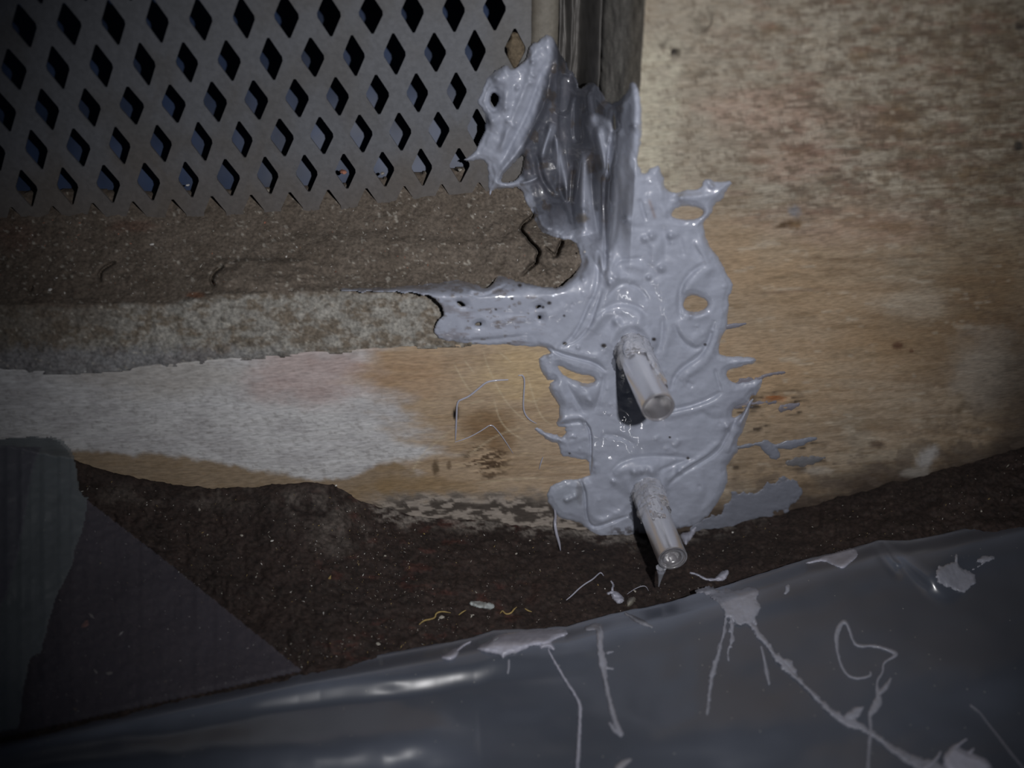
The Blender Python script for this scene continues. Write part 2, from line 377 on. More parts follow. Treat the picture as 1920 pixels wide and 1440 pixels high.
    lb = mixc(lb, sst(.45, .56, fbm(X, Y, 22, 7, s=6))*sst(912, 950, Y+(mott-.5)*30)*sst(640, 760, X)*.9, (52, 46, 42))
    c = c*(1-left[..., None])+lb*left[..., None]
    # soil splash at the foot of the pillar
    fr = interp([(1100, 985), (1300, 960), (1450, 940), (1600, 915), (1750, 880), (1920, 835), (2400, 760)], X)
    k = sst(-55, 10, Y-fr+(fbm(X, Y, 50, 25, s=1)-.5)*60)*sst(1100, 1250, X)
    c = mixc(c, k*.9, (50, 42, 38))
    c = mixc(c, sst(1810, 1930, X+(fbm(X, Y, 60, s=2)-.5)*110-(Y-700)*.1)*sst(520, 720, Y)*.75, (62, 54, 48))
    c = mixc(c, sst(.5, .62, fbm(X, Y, 24, 12, s=5))*sst(-150, -20, Y-fr)*sst(1250, 1500, X)*.6, (84, 74, 66))
    c = mixc(c, blot(X, Y, 1738, 857, 14, 24, s=2, ang=.7)*.85, (150, 148, 146)); c = mixc(c, blot(X, Y, 1715, 887, 24, 8, s=4)*.6, (140, 136, 130))
    c = mixc(c, blot(X, Y, 1535, 882, 24, 7, s=4)*.6, (146, 140, 132))
    c = mixc(c, blot(X, Y, 1422, 905, 55, 22, s=4)*.0, (150, 130, 110))
    return c

def surface(name, xs, ys, Yf, alb, mat, keep=None, plane='y', back=None, **kw):
    X, Y = np.meshgrid(np.asarray(xs, float), np.asarray(ys, float))
    D = Yf(X, Y); P = (at if plane == 'y' else atz)(X, Y, D)
    C = alb(X, Y).reshape(-1, 3); K = keep(X, Y) if keep is not None else None
    F = grid_faces(*X.shape, keep=K); P, F, C = compact(P.reshape(-1, 3), F, C)
    if back is not None: P, F, C = shell(P, F, C, back)
    o = put(name, P, F, mat, col=C)
    return o

# pillar: front face and its side return (reveal), one closed mesh
RVK, RVD = .30, .024             # slant and depth of the pillar's return
def build_pillar():
    P0 = at(1211, 20); xe = P0[0]; depth = .075
    zt = HC+.22; zb = -.012
    nz = 460; zz = np.linspace(zb, zt, nz)
    xr = np.r_[xe+np.linspace(0, .006, 8)[:-1], xe+np.linspace(.006, .20, 330), xe+np.linspace(.2, .42, 12)[1:]]
    X, Z = np.meshgrid(xr, zz); Pw = np.stack([X, np.zeros_like(X), Z], -1); px, py = topx(Pw)
    py = np.clip(py, -900, 2500); px = np.clip(px, 900, 3200)
    r = wall_relief(px, py)
    r = r+np.clip(1-(X-xe)/.0012, 0, 1)**2*.0010     # eased arris
    r += blot(px, py, 1268, 101, 7, 7, rough=.1)*.004+blot(px, py, 1318, 35, 16, 18, s=2)*-.002+blot(px, py, 1250, 95, 10, 8)*.0012
    for (cx, cy, rx, ry) in [(1290, 12, 12, 16), (1315, 40, 14, 20), (1330, 105, 22, 14), (1290, 85, 12, 8), (1352, 60, 16, 8), (1240, 70, 10, 12), (1300, 130, 30, 7)]:
        r -= blot(px, py, cx, cy, rx, ry, s=3)*.0012
    r += (fbm(px, py, 14, 10, o=3, s=6)-.5)*.0006*sst(420, 300, py)
    r -= blot(px, py, 1450, 750, 60, 20, s=2)*(fbm(px, py, 30, 4, s=3)-.4)*.003
    Pw = np.stack([X+0*r, r, Z], -1)
    C = board_albedo(px, py)
    C = mixc(C, blot(px, py, 1268, 101, 7, 7, rough=.1), (40, 36, 34))
    # return: slants back from the arris, then runs straight into the slot
    yr = np.r_[np.linspace(depth, RVD, 10)[:-1], np.linspace(RVD, 0, 50)[:-1]]
    Yr, Zr = np.meshgrid(yr, zz); jx = (fbm(Yr*9000, Zr*9000, 30, s=2)-.5)*.0012
    Pr = np.stack([xe-RVK*np.minimum(Yr, RVD)+jx*np.clip(Yr/.002, 0, 1), Yr, Zr], -1)
    g = fbm(Yr*5000, Zr*5000, 14, 60, s=3)
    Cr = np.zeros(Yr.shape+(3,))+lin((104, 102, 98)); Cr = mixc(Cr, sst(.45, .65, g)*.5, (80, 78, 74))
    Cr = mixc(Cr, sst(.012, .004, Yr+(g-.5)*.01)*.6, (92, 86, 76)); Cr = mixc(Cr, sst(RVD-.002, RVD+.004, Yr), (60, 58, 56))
    A = np.concatenate([Pr, Pw], 1); CC = np.concatenate([Cr, C], 1)
    F = grid_faces(A.shape[0], A.shape[1])[:, ::-1]
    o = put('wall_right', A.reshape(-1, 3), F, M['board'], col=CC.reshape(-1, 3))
    tag(o, 'weathered pillar face of peeling paint over tan plank, right of the sealed joint', kind='structure')
build_pillar()

# board under the grille
def build_rail():
    xe = at(1211, 20)[0]
    xs = np.r_[np.arange(-700, -20, 30), np.arange(-20, 1190, 2.6)]; ys = np.arange(600, 1075, 2.6)
    def Yf(X, Y):
        r = wall_relief(X, Y)
        r += np.clip((rail_top(X)+8-Y), 0, 12)*.0004
        r += stroke(X, Y, [(856, 762), (855, 790)], 3, .0015)
        r -= blot(X, Y, 912, 865, 42, 28, s=1)*(fbm(X, Y+X*.15, 16, 3.2, o=2, s=4)-.5)*.002
        return r
    o = surface('baseboard_left', xs, ys, Yf, board_albedo, M['board'], back=(0, .03, 0),
                keep=lambda X, Y: (X < edge_x(Y)-3) & (Y > rail_top(X)-14))
    tag(o, 'horizontal board with chalky white paint at left and bare tan wood at right', kind='structure')
build_rail()

def mortar_albedo(X, Y):
    n = fbm(X, Y, 40, s=2); n2 = fbm(X, Y, 9, s=5, o=3); lf = ledge_front(X)
    c = np.zeros(X.shape+(3,))+lin((92, 84, 76))
    c = mixc(c, sst(.4, .7, n)*.5, (76, 68, 60)); c = mixc(c, sst(.6, .75, n2)*.3, (112, 104, 96))
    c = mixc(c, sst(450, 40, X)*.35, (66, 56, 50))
    st = sst(-4, 10, Y-lf-(fbm(X, Y, 25, s=1)-.5)*22)
    s_ = np.zeros(X.shape+(3,))+lin((120, 118, 113)); s_ = mixc(s_, sst(.4, .6, fbm(X, Y, 30, 18, s=4)), (98, 90, 80))
    s_ = mixc(s_, sst(.5, .7, fbm(X, Y, 12, 8, o=3, s=3))*.5, (146, 144, 138)); s_ = mixc(s_, sst(.58, .7, fbm(X, Y, 10, 7, o=3, s=6))*.5, (78, 72, 64))
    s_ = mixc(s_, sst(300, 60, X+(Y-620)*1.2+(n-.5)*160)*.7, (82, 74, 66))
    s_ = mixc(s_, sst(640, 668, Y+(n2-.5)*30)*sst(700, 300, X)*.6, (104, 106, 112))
    k = st[..., None]; c = c*(1-k)+s_*k
    c = mixc(c, blot(X, Y, 28, 440, 40, 30, s=2)*.15, (96, 52, 40)); c = mixc(c, blot(X, Y, 367, 553, 14, 5, s=2)*.6, (112, 74, 54))
    c = mixc(c, blot(X, Y, 250, 425, 40, 12, s=3)*.3, (88, 56, 44))
    c = mixc(c, sst(.76, .82, fbm(X, Y, 8, 6, o=2, s=7))*.6, (150, 146, 138))
    return c
def ledge_Y(X, Y):
    y = Y_left(X, Y)
    for pts, wd, h in [([(420, 497), (400, 510), (395, 525), (402, 538)], 3, .006), ([(218, 490), (195, 502), (186, 512), (188, 528)], 2.6, .005),
                       ([(60, 535), (55, 548)], 3, .004), ([(1000, 388), (1003, 400), (994, 410), (984, 416), (976, 428), (980, 436), (988, 444), (995, 455), (1006, 464), (1012, 474), (1006, 482), (1007, 492), (994, 500), (985, 510), (976, 519)], 2.8, .010),
                       ([(1055, 450), (1051, 460), (1047, 466), (1046, 474), (1039, 482)], 3.4, .010), ([(1020, 462), (1030, 470), (1040, 478), (1036, 486)], 1.8, .005), ([(830, 600), (860, 580), (905, 575)], 2, .002)]:
        y = y+stroke(X, Y, pts, wd, h)
    y = y-.013*np.exp(-((X-1085)/75)**2-((Y-475)/55)**2)-blot(X, Y, 980, 470, 70, 50, s=3)*.004-blot(X, Y, 480, 515, 90, 24, s=2)*.003-blot(X, Y, 700, 470, 160, 30, s=4)*.002
    return y
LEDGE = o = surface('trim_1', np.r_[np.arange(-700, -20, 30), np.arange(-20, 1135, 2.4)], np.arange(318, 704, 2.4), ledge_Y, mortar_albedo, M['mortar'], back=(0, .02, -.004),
            keep=lambda X, Y: (Y > ledge_back(X)-45) & (Y < rail_top(X)+14) & (X < interp([(318, 1040), (420, 1085), (470, 1115), (560, 1125)], Y)))
tag(o, 'rough mortar ledge of brown grit sloping from the grille to the board', kind='structure')

# ------------------------------------------------------------------ floor
def foot_line(px):                 # where soil meets the wall in the picture
    px = np.asarray(px, float); j = (fbm(px, px*0, 34, s=3)-.5)*12+(fbm(px, px*0+9, 9, s=5, o=2)-.5)*5
    return j+interp([(-900, 690), (-300, 800), (0, 838), (130, 858), (180, 876), (230, 891), (284, 900), (338, 911), (400, 916), (467, 913), (569, 901), (622, 906), (667, 934), (710, 950), (780, 965), (880, 975), (1000, 985), (1200, 1000), (1330, 993), (1450, 967), (1600, 925), (1750, 885), (1920, 838), (2200, 770), (2800, 640)], px)
def soil_pt(px, py, rough=1.0):
    """soil surface seen at a pixel: a bank against the wall that dies away into the level floor; the wall itself above the foot line"""
    px = np.asarray(px, float); py = np.asarray(py, float)
    fl_ = foot_line(px); e = py-fl_
    z0 = at(px, fl_, 0.0)[..., 2]; d = ray(px, np.maximum(py, fl_)); k = d[..., 2]/d[..., 1]
    lo = np.zeros(np.shape(e)); hi = np.full(np.shape(e), DW-.002)
    for _ in range(22):                                  # where the ray meets z = z0 exp(-s / L)
        m_ = (lo+hi)/2; above = HC+(DW-m_)*k > z0*np.exp(-(m_/.055)**1.3)
        lo = np.where(above, lo, m_); hi = np.where(above, m_, hi)
    z = z0*np.exp(-(lo/.055)**1.3)
    z = z+((fbm(px, py, 50, 30, s=2)-.5)*.0035+(fbm(px, py, 12, 9, s=4, o=3)-.5)*.0022)*sst(-5, 40, e)*rough
    Q = atz(px, py, np.minimum(z, HC-.05)); bad = e < 0
    W = at(px, py, 0.0)
    Q[bad] = W[bad]
    return Q
def toward(P, h):
    v = CAM-P; return P+v/np.linalg.norm(v, axis=-1, keepdims=True)*np.asarray(h)[..., None]
def soil_albedo(X, Y):
    n = fbm(X, Y, 60, 40, s=1); n2 = fbm(X, Y, 10, 7, s=3, o=3)
    c = np.zeros(X.shape+(3,))+lin((40, 31, 28)); c = mixc(c, sst(.4, .65, n)*.6, (30, 23, 21)); c = mixc(c, sst(.6, .75, n2)*.35, (56, 48, 43))
    k = blot(X, Y, 600, 950, 70, 40, s=2)*.5+blot(X, Y, 640, 1010, 60, 30, s=3)*.35+blot(X, Y, 430, 930, 90, 26, s=5)*.3+blot(X, Y, 250, 930, 50, 20, s=4)*.3
    c = mixc(c, np.clip(k, 0, .7)*sst(.3, .6, fbm(X, Y, 20, s=6)), (88, 82, 77))
    fl_ = foot_line(X)
    c = mixc(c, sst(34, 4, Y-fl_+(n-.5)*40)*sst(.42, .6, fbm(X, Y, 16, 8, s=2))*.7*sst(660, 720, X)*sst(1500, 1200, X), (122, 116, 110))
    c = mixc(c, sst(.6, .75, fbm(X, Y, 34, 16, s=5))*.35*sst(560, 640, X)*sst(1040, 940, X), (70, 36, 30))
    return c
xs = np.r_[np.arange(-1200, -40, 60), np.arange(-40, 1960, 3), np.arange(1960, 3300, 60)]
ys = np.r_[np.arange(560, 800, 20), np.arange(800, 1320, 2.6), np.arange(1320, 1500, 10), np.arange(1500, 3000, 80)]
def build_floor():
    X, Y = np.meshgrid(xs.astype(float), ys.astype(float)); fl_ = foot_line(X)
    keep = Y > fl_-22
    Ye = np.maximum(Y, fl_)
    P = soil_pt(X, Ye)
    P[..., 1] += np.clip(fl_-Y, 0, 30)*.0006           # runs on a little into the wall
    P[..., 2] -= np.clip(fl_-Y, 0, 30)*.0003
    P[..., 1] = np.minimum(P[..., 1], .02)
    C = soil_albedo(X, Y).reshape(-1, 3); F = grid_faces(*X.shape, keep=keep)
    P, F, C = compact(P.reshape(-1, 3), F, C)
    global FLOOR
    FLOOR = put('floor', P, F, M['soil'], col=C); tag(FLOOR, 'dark brown soil floor strewn with tiny pale crumbs', kind='structure')
build_floor()

# ------------------------------------------------------------------ recess behind the grille
def box(x0, x1, y0, y1, z0, z1):
    v = [(x0, y0, z0), (x1, y0, z0), (x1, y1, z0), (x0, y1, z0), (x0, y0, z1), (x1, y0, z1), (x1, y1, z1), (x0, y1, z1)]
    f = [(0, 3, 2, 1), (4, 5, 6, 7), (0, 1, 5, 4), (1, 2, 6, 5), (2, 3, 7, 6), (3, 0, 4, 7)]
    return v, f
XE = float(at(1211, 20)[0]); ZT = HC+.22
v, f = box(-.36, XE+.02, .115, .125, -.01, ZT); tag(put('wall_back', v, f, M['void'], smooth=False), 'dark rear wall of the cavity behind the grille', kind='structure')

def build_backing():
    xs_ = np.linspace(-.34, XE-.016, 60); zs_ = np.linspace(float(at(500, 420, .06)[2])-.02, ZT-.01, 60)
    X, Z = np.meshgrid(xs_, zs_); t = (Z-zs_[0])/(zs_[-1]-zs_[0])
    Y = .0555+.060*sst(0.05, .45, t)+(fbm(X*1000, Z*1000, 25, s=3)-.5)*.005
    o = put('backing_sheet', np.stack([X, Y, Z], -1).reshape(-1, 3), grid_faces(*X.shape), M['backing'])
    tag(o, 'dark navy plastic sheet hanging just behind the diamond grille', 'sheet')
build_backing()

# ------------------------------------------------------------------ diamond grille: one plate pierced by lattice holes
DM = DW+YM
LOX, LOZ, LDX, LDZ = -.33555*DM, -.20021*DM, .040718*DM, .039790*DM     # fitted lattice, metres
def build_grille():
    x1 = float(at(1042, 60, YM)[0]); z0 = float(at(500, 425, YM)[2]); z1 = HC+.18
    xh = float(at(988, 60, YM)[0])                # holes stop here: plain border
    root = empty('diamond_grille', (0, YM, z0))
    tag(root, 'dusty grey metal grille plate pierced with rows of upright diamond holes', 'grille')
    rnd = random.Random(4)
    verts = []; faces = []; vid = {}
    def V(x, z):
        k = (round(x, 6), round(z, 6))
        if k not in vid: vid[k] = len(verts); verts.append((x, YM, z))
        return vid[k]
    hw, hh = .0212/.0814*LDX, .037/.0398*LDZ*.5
    hw = LDX*.295; hh = LDZ*.55
    i0, i1 = -7, 13
    # each lattice cell is a rhombus (half pitch wide, one row step high) holding a smaller rhombus hole
    r0, r1 = -9, 7
    for r in range(r0, r1+1):
        cz = HC+LOZ-r*(-1)*0 + r*LDZ
        if cz > z1 or cz < z0-.5*LDZ: continue
        for i in range(-12, 16):
            cx = LOX+LDX*i+(.5*LDX)*(((-r) % 2) * -1)
            # shift so that rows step by half a pitch as fitted (0,-.5,0,-.5,-1): row parity
            if cx < -.33 or cx > x1-.001: continue
            R = [(cx-LDX/2, cz), (cx, cz-LDZ), (cx+LDX/2, cz), (cx, cz+LDZ)]
            jx = 1+rnd.uniform(-.07, .07); jz = 1+rnd.uniform(-.04, .04)
            if cx > xh-.002: jx = jz = 0
            if jx == 0:
                faces.append([V(*p) for p in R]); continue
            n = 4; H = []
            base = [(cx-hw*jx, cz), (cx, cz-hh*2*.5*jz*1.0), (cx+hw*jx, cz), (cx, cz+hh*jz)]
            base = [(cx-hw*jx, cz), (cx, cz-hh*jz), (cx+hw*jx, cz), (cx, cz+hh*jz)]
            # round the corners a little
            q = []
            for k in range(4):
                a, b, c_ = base[k-1], base[k], base[(k+1) % 4]
                t = .09
                q += [(b[0]+(a[0]-b[0])*t, b[1]+(a[1]-b[1])*t), b if False else ((b[0]*(1-t)+t*.5*(a[0]+c_[0])), (b[1]*(1-t)+t*.5*(a[1]+c_[1]))), (b[0]+(c_[0]-b[0])*t, b[1]+(c_[1]-b[1])*t)]
            H = [V(*p) for p in q]
            O = [V(*p) for p in R]
            for k in range(4):
                a0, a1, a2 = H[3*k], H[3*k+1], H[3*k+2]
                faces.append([O[k], a0, a1]); faces.append([O[k], a1, a2])
                faces.append([O[k], a2, H[(3*k+3) % 12], O[(k+1) % 4]])
    me = bpy.data.meshes.new('plate'); me.from_pydata(verts, [], faces)
    import bmesh
    bm = bmesh.new(); bm.from_mesh(me)
    bmesh.ops.recalc_face_normals(bm, faces=bm.faces)
    for fc in bm.faces:
        if fc.normal.y > 0: fc.normal_flip()
    # clip the ragged right side and bottom, then give thickness
    for co, no in (((x1, 0, 0), (1, 0, 0)), ((0, 0, z0), (0, 0, -1))):
        g = bm.verts[:]+bm.edges[:]+bm.faces[:]
        bmesh.ops.bisect_plane(bm, geom=g, plane_co=co, plane_no=no, clear_outer=True)
    bmesh.ops.subdivide_edges(bm, edges=[e for e in bm.edges if e.calc_length() > .004], cuts=1, use_grid_fill=False)
    r = bmesh.ops.extrude_face_region(bm, geom=bm.faces[:])
    for v_ in r['geom']:
        if isinstance(v_, bmesh.types.BMVert): v_.co.y += .0009
    bmesh.ops.recalc_face_normals(bm, faces=bm.faces)
    bm.to_mesh(me); bm.free()
    co = np.empty(len(me.vertices)*3); me.vertices.foreach_get('co', co); co = co.reshape(-1, 3)
    px, py = topx(co)
    n = fbm(px, py, 70, s=2)
    C = np.zeros((len(co), 3))+lin((88, 90, 95)); C = mixc(C, sst(.45, .7, n)*.45, (74, 71, 67))
    C = mixc(C, sst(230, 400, py+(n-.5)*120)*.6, (84, 76, 68)); C = mixc(C, sst(880, 1000, px)*.4, (92, 89, 84))
    a = me.color_attributes.new('Col', 'FLOAT_COLOR', 'POINT'); c4 = np.ones((len(co), 4), np.float32); c4[:, :3] = C; a.data.foreach_set('color', c4.ravel())
    me.materials.append(M['metal'])
    o = bpy.data.objects.new('plate', me); COL.objects.link(o); o.parent = root; o.location = -Vector(root.location)
    # plain folded border strip along the right side
    zz = np.linspace(z0-.0, z1, 120)
    prof = [(xh+.0015, YM-.0002), (xh+.003, YM-.0016), (x1-.0015, YM-.0018), (x1+.0008, YM-.0005), (x1+.001, YM+.012), (x1-.0006, YM+.012), (x1-.001, YM+.001), (xh+.0015, YM+.0008)]
    P = np.array([[(x_+(fbm(np.array(k*3.), np.array(z_*2000), 12)-.5)*.0007, y_, z_) for k, (x_, y_) in enumerate(prof)] for z_ in zz])
    ny, nx = P.shape[:2]; idx = np.arange(ny*nx).reshape(ny, nx); nxt = np.roll(idx, -1, 1)
    Fq = np.stack([idx[:-1], nxt[:-1], nxt[1:], idx[1:]], -1).reshape(-1, 4)
    co = P.reshape(-1, 3); px, py = topx(co); n = fbm(px, py, 40, s=3)
    C = np.zeros((len(co), 3))+lin((104, 100, 92)); C = mixc(C, sst(.4, .65, n)*.5, (84, 78, 70))
    put('border_strip', co, Fq, M['metal'], parent=root, col=C)
build_grille()
# dark joint filler in the slot between grille and pillar
def build_slot():
    xs_ = np.linspace(float(at(1042, 60, YM)[0])+.0012, XE-RVK*RVD-.0003, 50); zs_ = np.linspace(.075, ZT, 260)
    X, Z = np.meshgrid(xs_, zs_); t = (X-xs_[0])/(xs_[-1]-xs_[0])
    Y = YM+.008*sst(0, .3, t)-(YM+.008-RVD-.004)*sst(.72, 1.0, t)+.0+(fbm(X*5000, Z*5000, 10, 90, s=2)-.5)*.008-.007*np.exp(-((t-.42)/.10)**2)
    Y = np.minimum(Y, .072)
    P, F, _ = shell(np.stack([X, Y, Z], -1).reshape(-1, 3), grid_faces(*X.shape)[:, ::-1], None, (0, .004, 0))
    tag(put('joint_filler', P, F, M['rubber']), 'dark streaky filler strip in the slot between grille border and pillar', 'filler')
build_slot()
# ------------------------------------------------------------------ relief pieces: sealant, smears, strings
def field_mesh(X, Y, F, base, T, w0, trim=-2.0, relief=None, powr=.5, sink=.0006):
    """F: distance inside the outline in pixels; rounded rim, dips under the base outside it"""
    h = np.where(F > 0, T*np.clip(F/w0, 0, 1)**powr, -sink*np.clip(-F/2, 0, 1))
    if relief is not None: h = h+relief*np.clip(F/(w0*.6), 0, 1)
    P = toward(base, h); K = F > trim
    G = grid_faces(*X.shape, keep=K)
    return P, G, h
def solid_toward(P, F, C, depth):
    v = P-CAM; v = v/np.linalg.norm(v, axis=-1, keepdims=True)
    return shell(P, F, C, v*depth)
def blob(name, surf, polys=(), lines=(), T=.0012, w0=5, step=1.5, col=(150, 151, 164), mat='sealant', rag=2.0, rs=9, seed=0, label=None, cat='sealant', group=None,
         holes=(), relief=.0003, parent=None, closed=.0008):
    allp = [p for q in polys for p in q]+[p[:2] for q in lines for p in q]
    a = np.array([p[:2] for p in allp], float); mg = 10+max([p[2] for q in lines for p in q] or [0])
    X, Y = np.meshgrid(np.arange(a[:, 0].min()-mg, a[:, 0].max()+mg, step), np.arange(a[:, 1].min()-mg, a[:, 1].max()+mg, step))
    Fd = np.full(X.shape, -1e3)
    for p in polys: Fd = np.maximum(Fd, sdf_poly(X, Y, smooth_poly(p, 1)))
    for q in lines:
        q = np.array(q, float); sm = smooth_poly(q[:, :2], 2, False)
        d, t = seg_dist(X, Y, sm)
        L = np.r_[0, np.cumsum(np.hypot(*(q[1:, :2]-q[:-1, :2]).T))]; L /= L[-1]
        Fd = np.maximum(Fd, np.interp(t, L, q[:, 2])-d)
    Fd = Fd+(fbm(X, Y, rs, s=seed, o=3)-.5)*2*rag
    for p in holes: Fd = np.minimum(Fd, -sdf_poly(X, Y, smooth_poly(p, 1))+(fbm(X, Y, 6, s=seed+1)-.5)*3)
    B = surf(X, Y)
    P, G, h = field_mesh(X, Y, Fd, B, T, w0, relief=(fbm(X, Y, 14, s=seed+2)-.5)*2*relief)
    if len(G) == 0: return None
    n = fbm(X, Y, 20, s=seed+3)[..., None]
    C = lin(col)*(0.9+.2*n)
    P, G, C = compact(P.reshape(-1, 3), G, C.reshape(-1, 3))
    P, G, C = solid_toward(P, G, C, closed)
    o = put(name, P, G, M[mat], col=C, parent=parent)
    if parent is None: tag(o, label, cat, group)
    return o
S_wall = lambda X, Y: at(X, Y, wall_relief(X, Y)-.00015)
S_soil = lambda X, Y: soil_pt(X, Y)
def Y_comp(X, Y):
    """depth of whatever lies behind the sealant: pillar face, its return, slot, grille, ledge, board"""
    ex = edge_x(Y); d = ray(X, Y); Yr = -DW+(XE-CAM[0]+RVK*DW)/(d[..., 0]+RVK*d[..., 1])*d[..., 1]
    left = np.minimum(ledge_Y(X, Y)-.0002, YM-.0002-.0022*sst(925, 950, X)); left = np.where(Y > rail_top(X), 0, left)
    slot = (YM+.003)*(1-sst(330, 520, Y))+0*X
    xb = interp([(0, 1042), (340, 1022), (420, 1012), (480, 1060), (560, 1110)], Y)
    xb = interp([(0, 1048), (380, 1048), (420, 1056), (480, 1092), (560, 1118)], Y)
    k = sst(-4, interp([(380, 8), (460, 36), (700, 36)], Y), X-xb)
    b = left*(1-k)+slot*k
    b = np.minimum(b, np.clip(Yr, 0, 1)*(1-sst(380, 560, Y)))
    return np.where(X > ex, 0, b)

OUT = [(1192, 158), (1200, 180), (1204, 235), (1200, 283), (1190, 300), (1203, 323), (1227, 312), (1237, 307), (1243, 333), (1249, 358), (1270, 361), (1300, 356), (1317, 350), (1319, 339), (1330, 333),
 (1343, 342), (1377, 339), (1361, 357), (1356, 375), (1340, 383), (1332, 405), (1316, 416), (1322, 437), (1332, 467), (1353, 490), (1366, 519), (1376, 537), (1366, 558), (1366, 581), (1363, 612),
 (1353, 631), (1343, 662), (1365, 669), (1395, 668), (1420, 672), (1407, 686), (1365, 693), (1362, 706), (1378, 720), (1386, 719), (1417, 712), (1433, 708), (1423, 737), (1405, 753), (1372, 768), (1372, 785),
 (1394, 772), (1410, 738), (1416, 742), (1402, 775), (1394, 805), (1381, 828), (1386, 846), (1370, 860), (1358, 876), (1366, 897), (1354, 926), (1333, 962), (1307, 983), (1260, 993), (1225, 1000), (1193, 998),
 (1161, 1020), (1146, 1009), (1125, 1014), (1109, 1004), (1104, 990), (1078, 975), (1047, 973), (1039, 960), (1021, 934), (1036, 908), (1065, 897), (1086, 900), (1107, 892), (1105, 884), (1108, 861), (1073, 858),
 (1049, 855), (1049, 832), (1031, 829), (1000, 806), (1008, 801), (1034, 816), (1052, 812), (1066, 800), (1040, 800), (1048, 776), (1048, 758), (1032, 734), (1029, 724), (1045, 711), (1022, 711), (1006, 677),
 (1024, 664), (1036, 662), (1020, 651), (990, 651), (957, 647), (900, 645), (853, 642), (813, 630), (820, 603), (837, 590), (827, 567), (800, 549), (740, 546), (640, 545), (640, 541), (720, 540), (797, 534), (853, 523),
 (887, 532), (913, 547), (925, 530), (933, 515), (973, 530), (1033, 543), (1063, 533), (1093, 495), (1088, 478), (1078, 450), (1050, 448), (1030, 440), (1012, 430), (1001, 401), (985, 380), (978, 352), (955, 350), (925, 352),
 (918, 376), (915, 350), (917, 330), (912, 303), (895, 297), (880, 303), (868, 300), (874, 296), (892, 285), (902, 262), (912, 237), (906, 205), (893, 193), (903, 170), (919, 140), (948, 119), (960, 133), (978, 122), (990, 108), (996, 84), (1010, 78),
 (1030, 60), (1045, 90), (1060, 120), (1078, 140), (1083, 175), (1110, 150), (1128, 172), (1142, 196), (1162, 188), (1175, 170), (1183, 152)]
HOLES = [[(919, 178), (926, 172), (937, 180), (934, 196), (927, 204), (918, 195)],
 [(1258, 400), (1270, 388), (1295, 386), (1317, 392), (1319, 402), (1305, 411), (1280, 412), (1260, 407)],
 [(1281, 570), (1286, 557), (1302, 553), (1325, 562), (1328, 574), (1315, 583), (1298, 586), (1284, 580)],
 [(1044, 684), (1062, 692), (1085, 702), (1112, 705), (1118, 716), (1096, 720), (1080, 713), (1060, 706), (1050, 696)],
 [(1037, 805), (1056, 802), (1063, 812), (1050, 822)], [(968, 300), (985, 285), (982, 320), (968, 340), (945, 345), (935, 335)],
 [(1000, 576), (1012, 570), (1018, 574), (1004, 581)], [(1008, 590), (1016, 592), (1014, 600), (1006, 597)], [(890, 605), (905, 602), (902, 612), (888, 612)], [(852, 562), (868, 566), (876, 574), (862, 576)],
 [(1203, 300), (1218, 316), (1212, 326), (1200, 324)]]
TUBES = [((1184, 640), (1235, 764), 31.5), ((1212, 908), (1262, 1047), 28.5)]
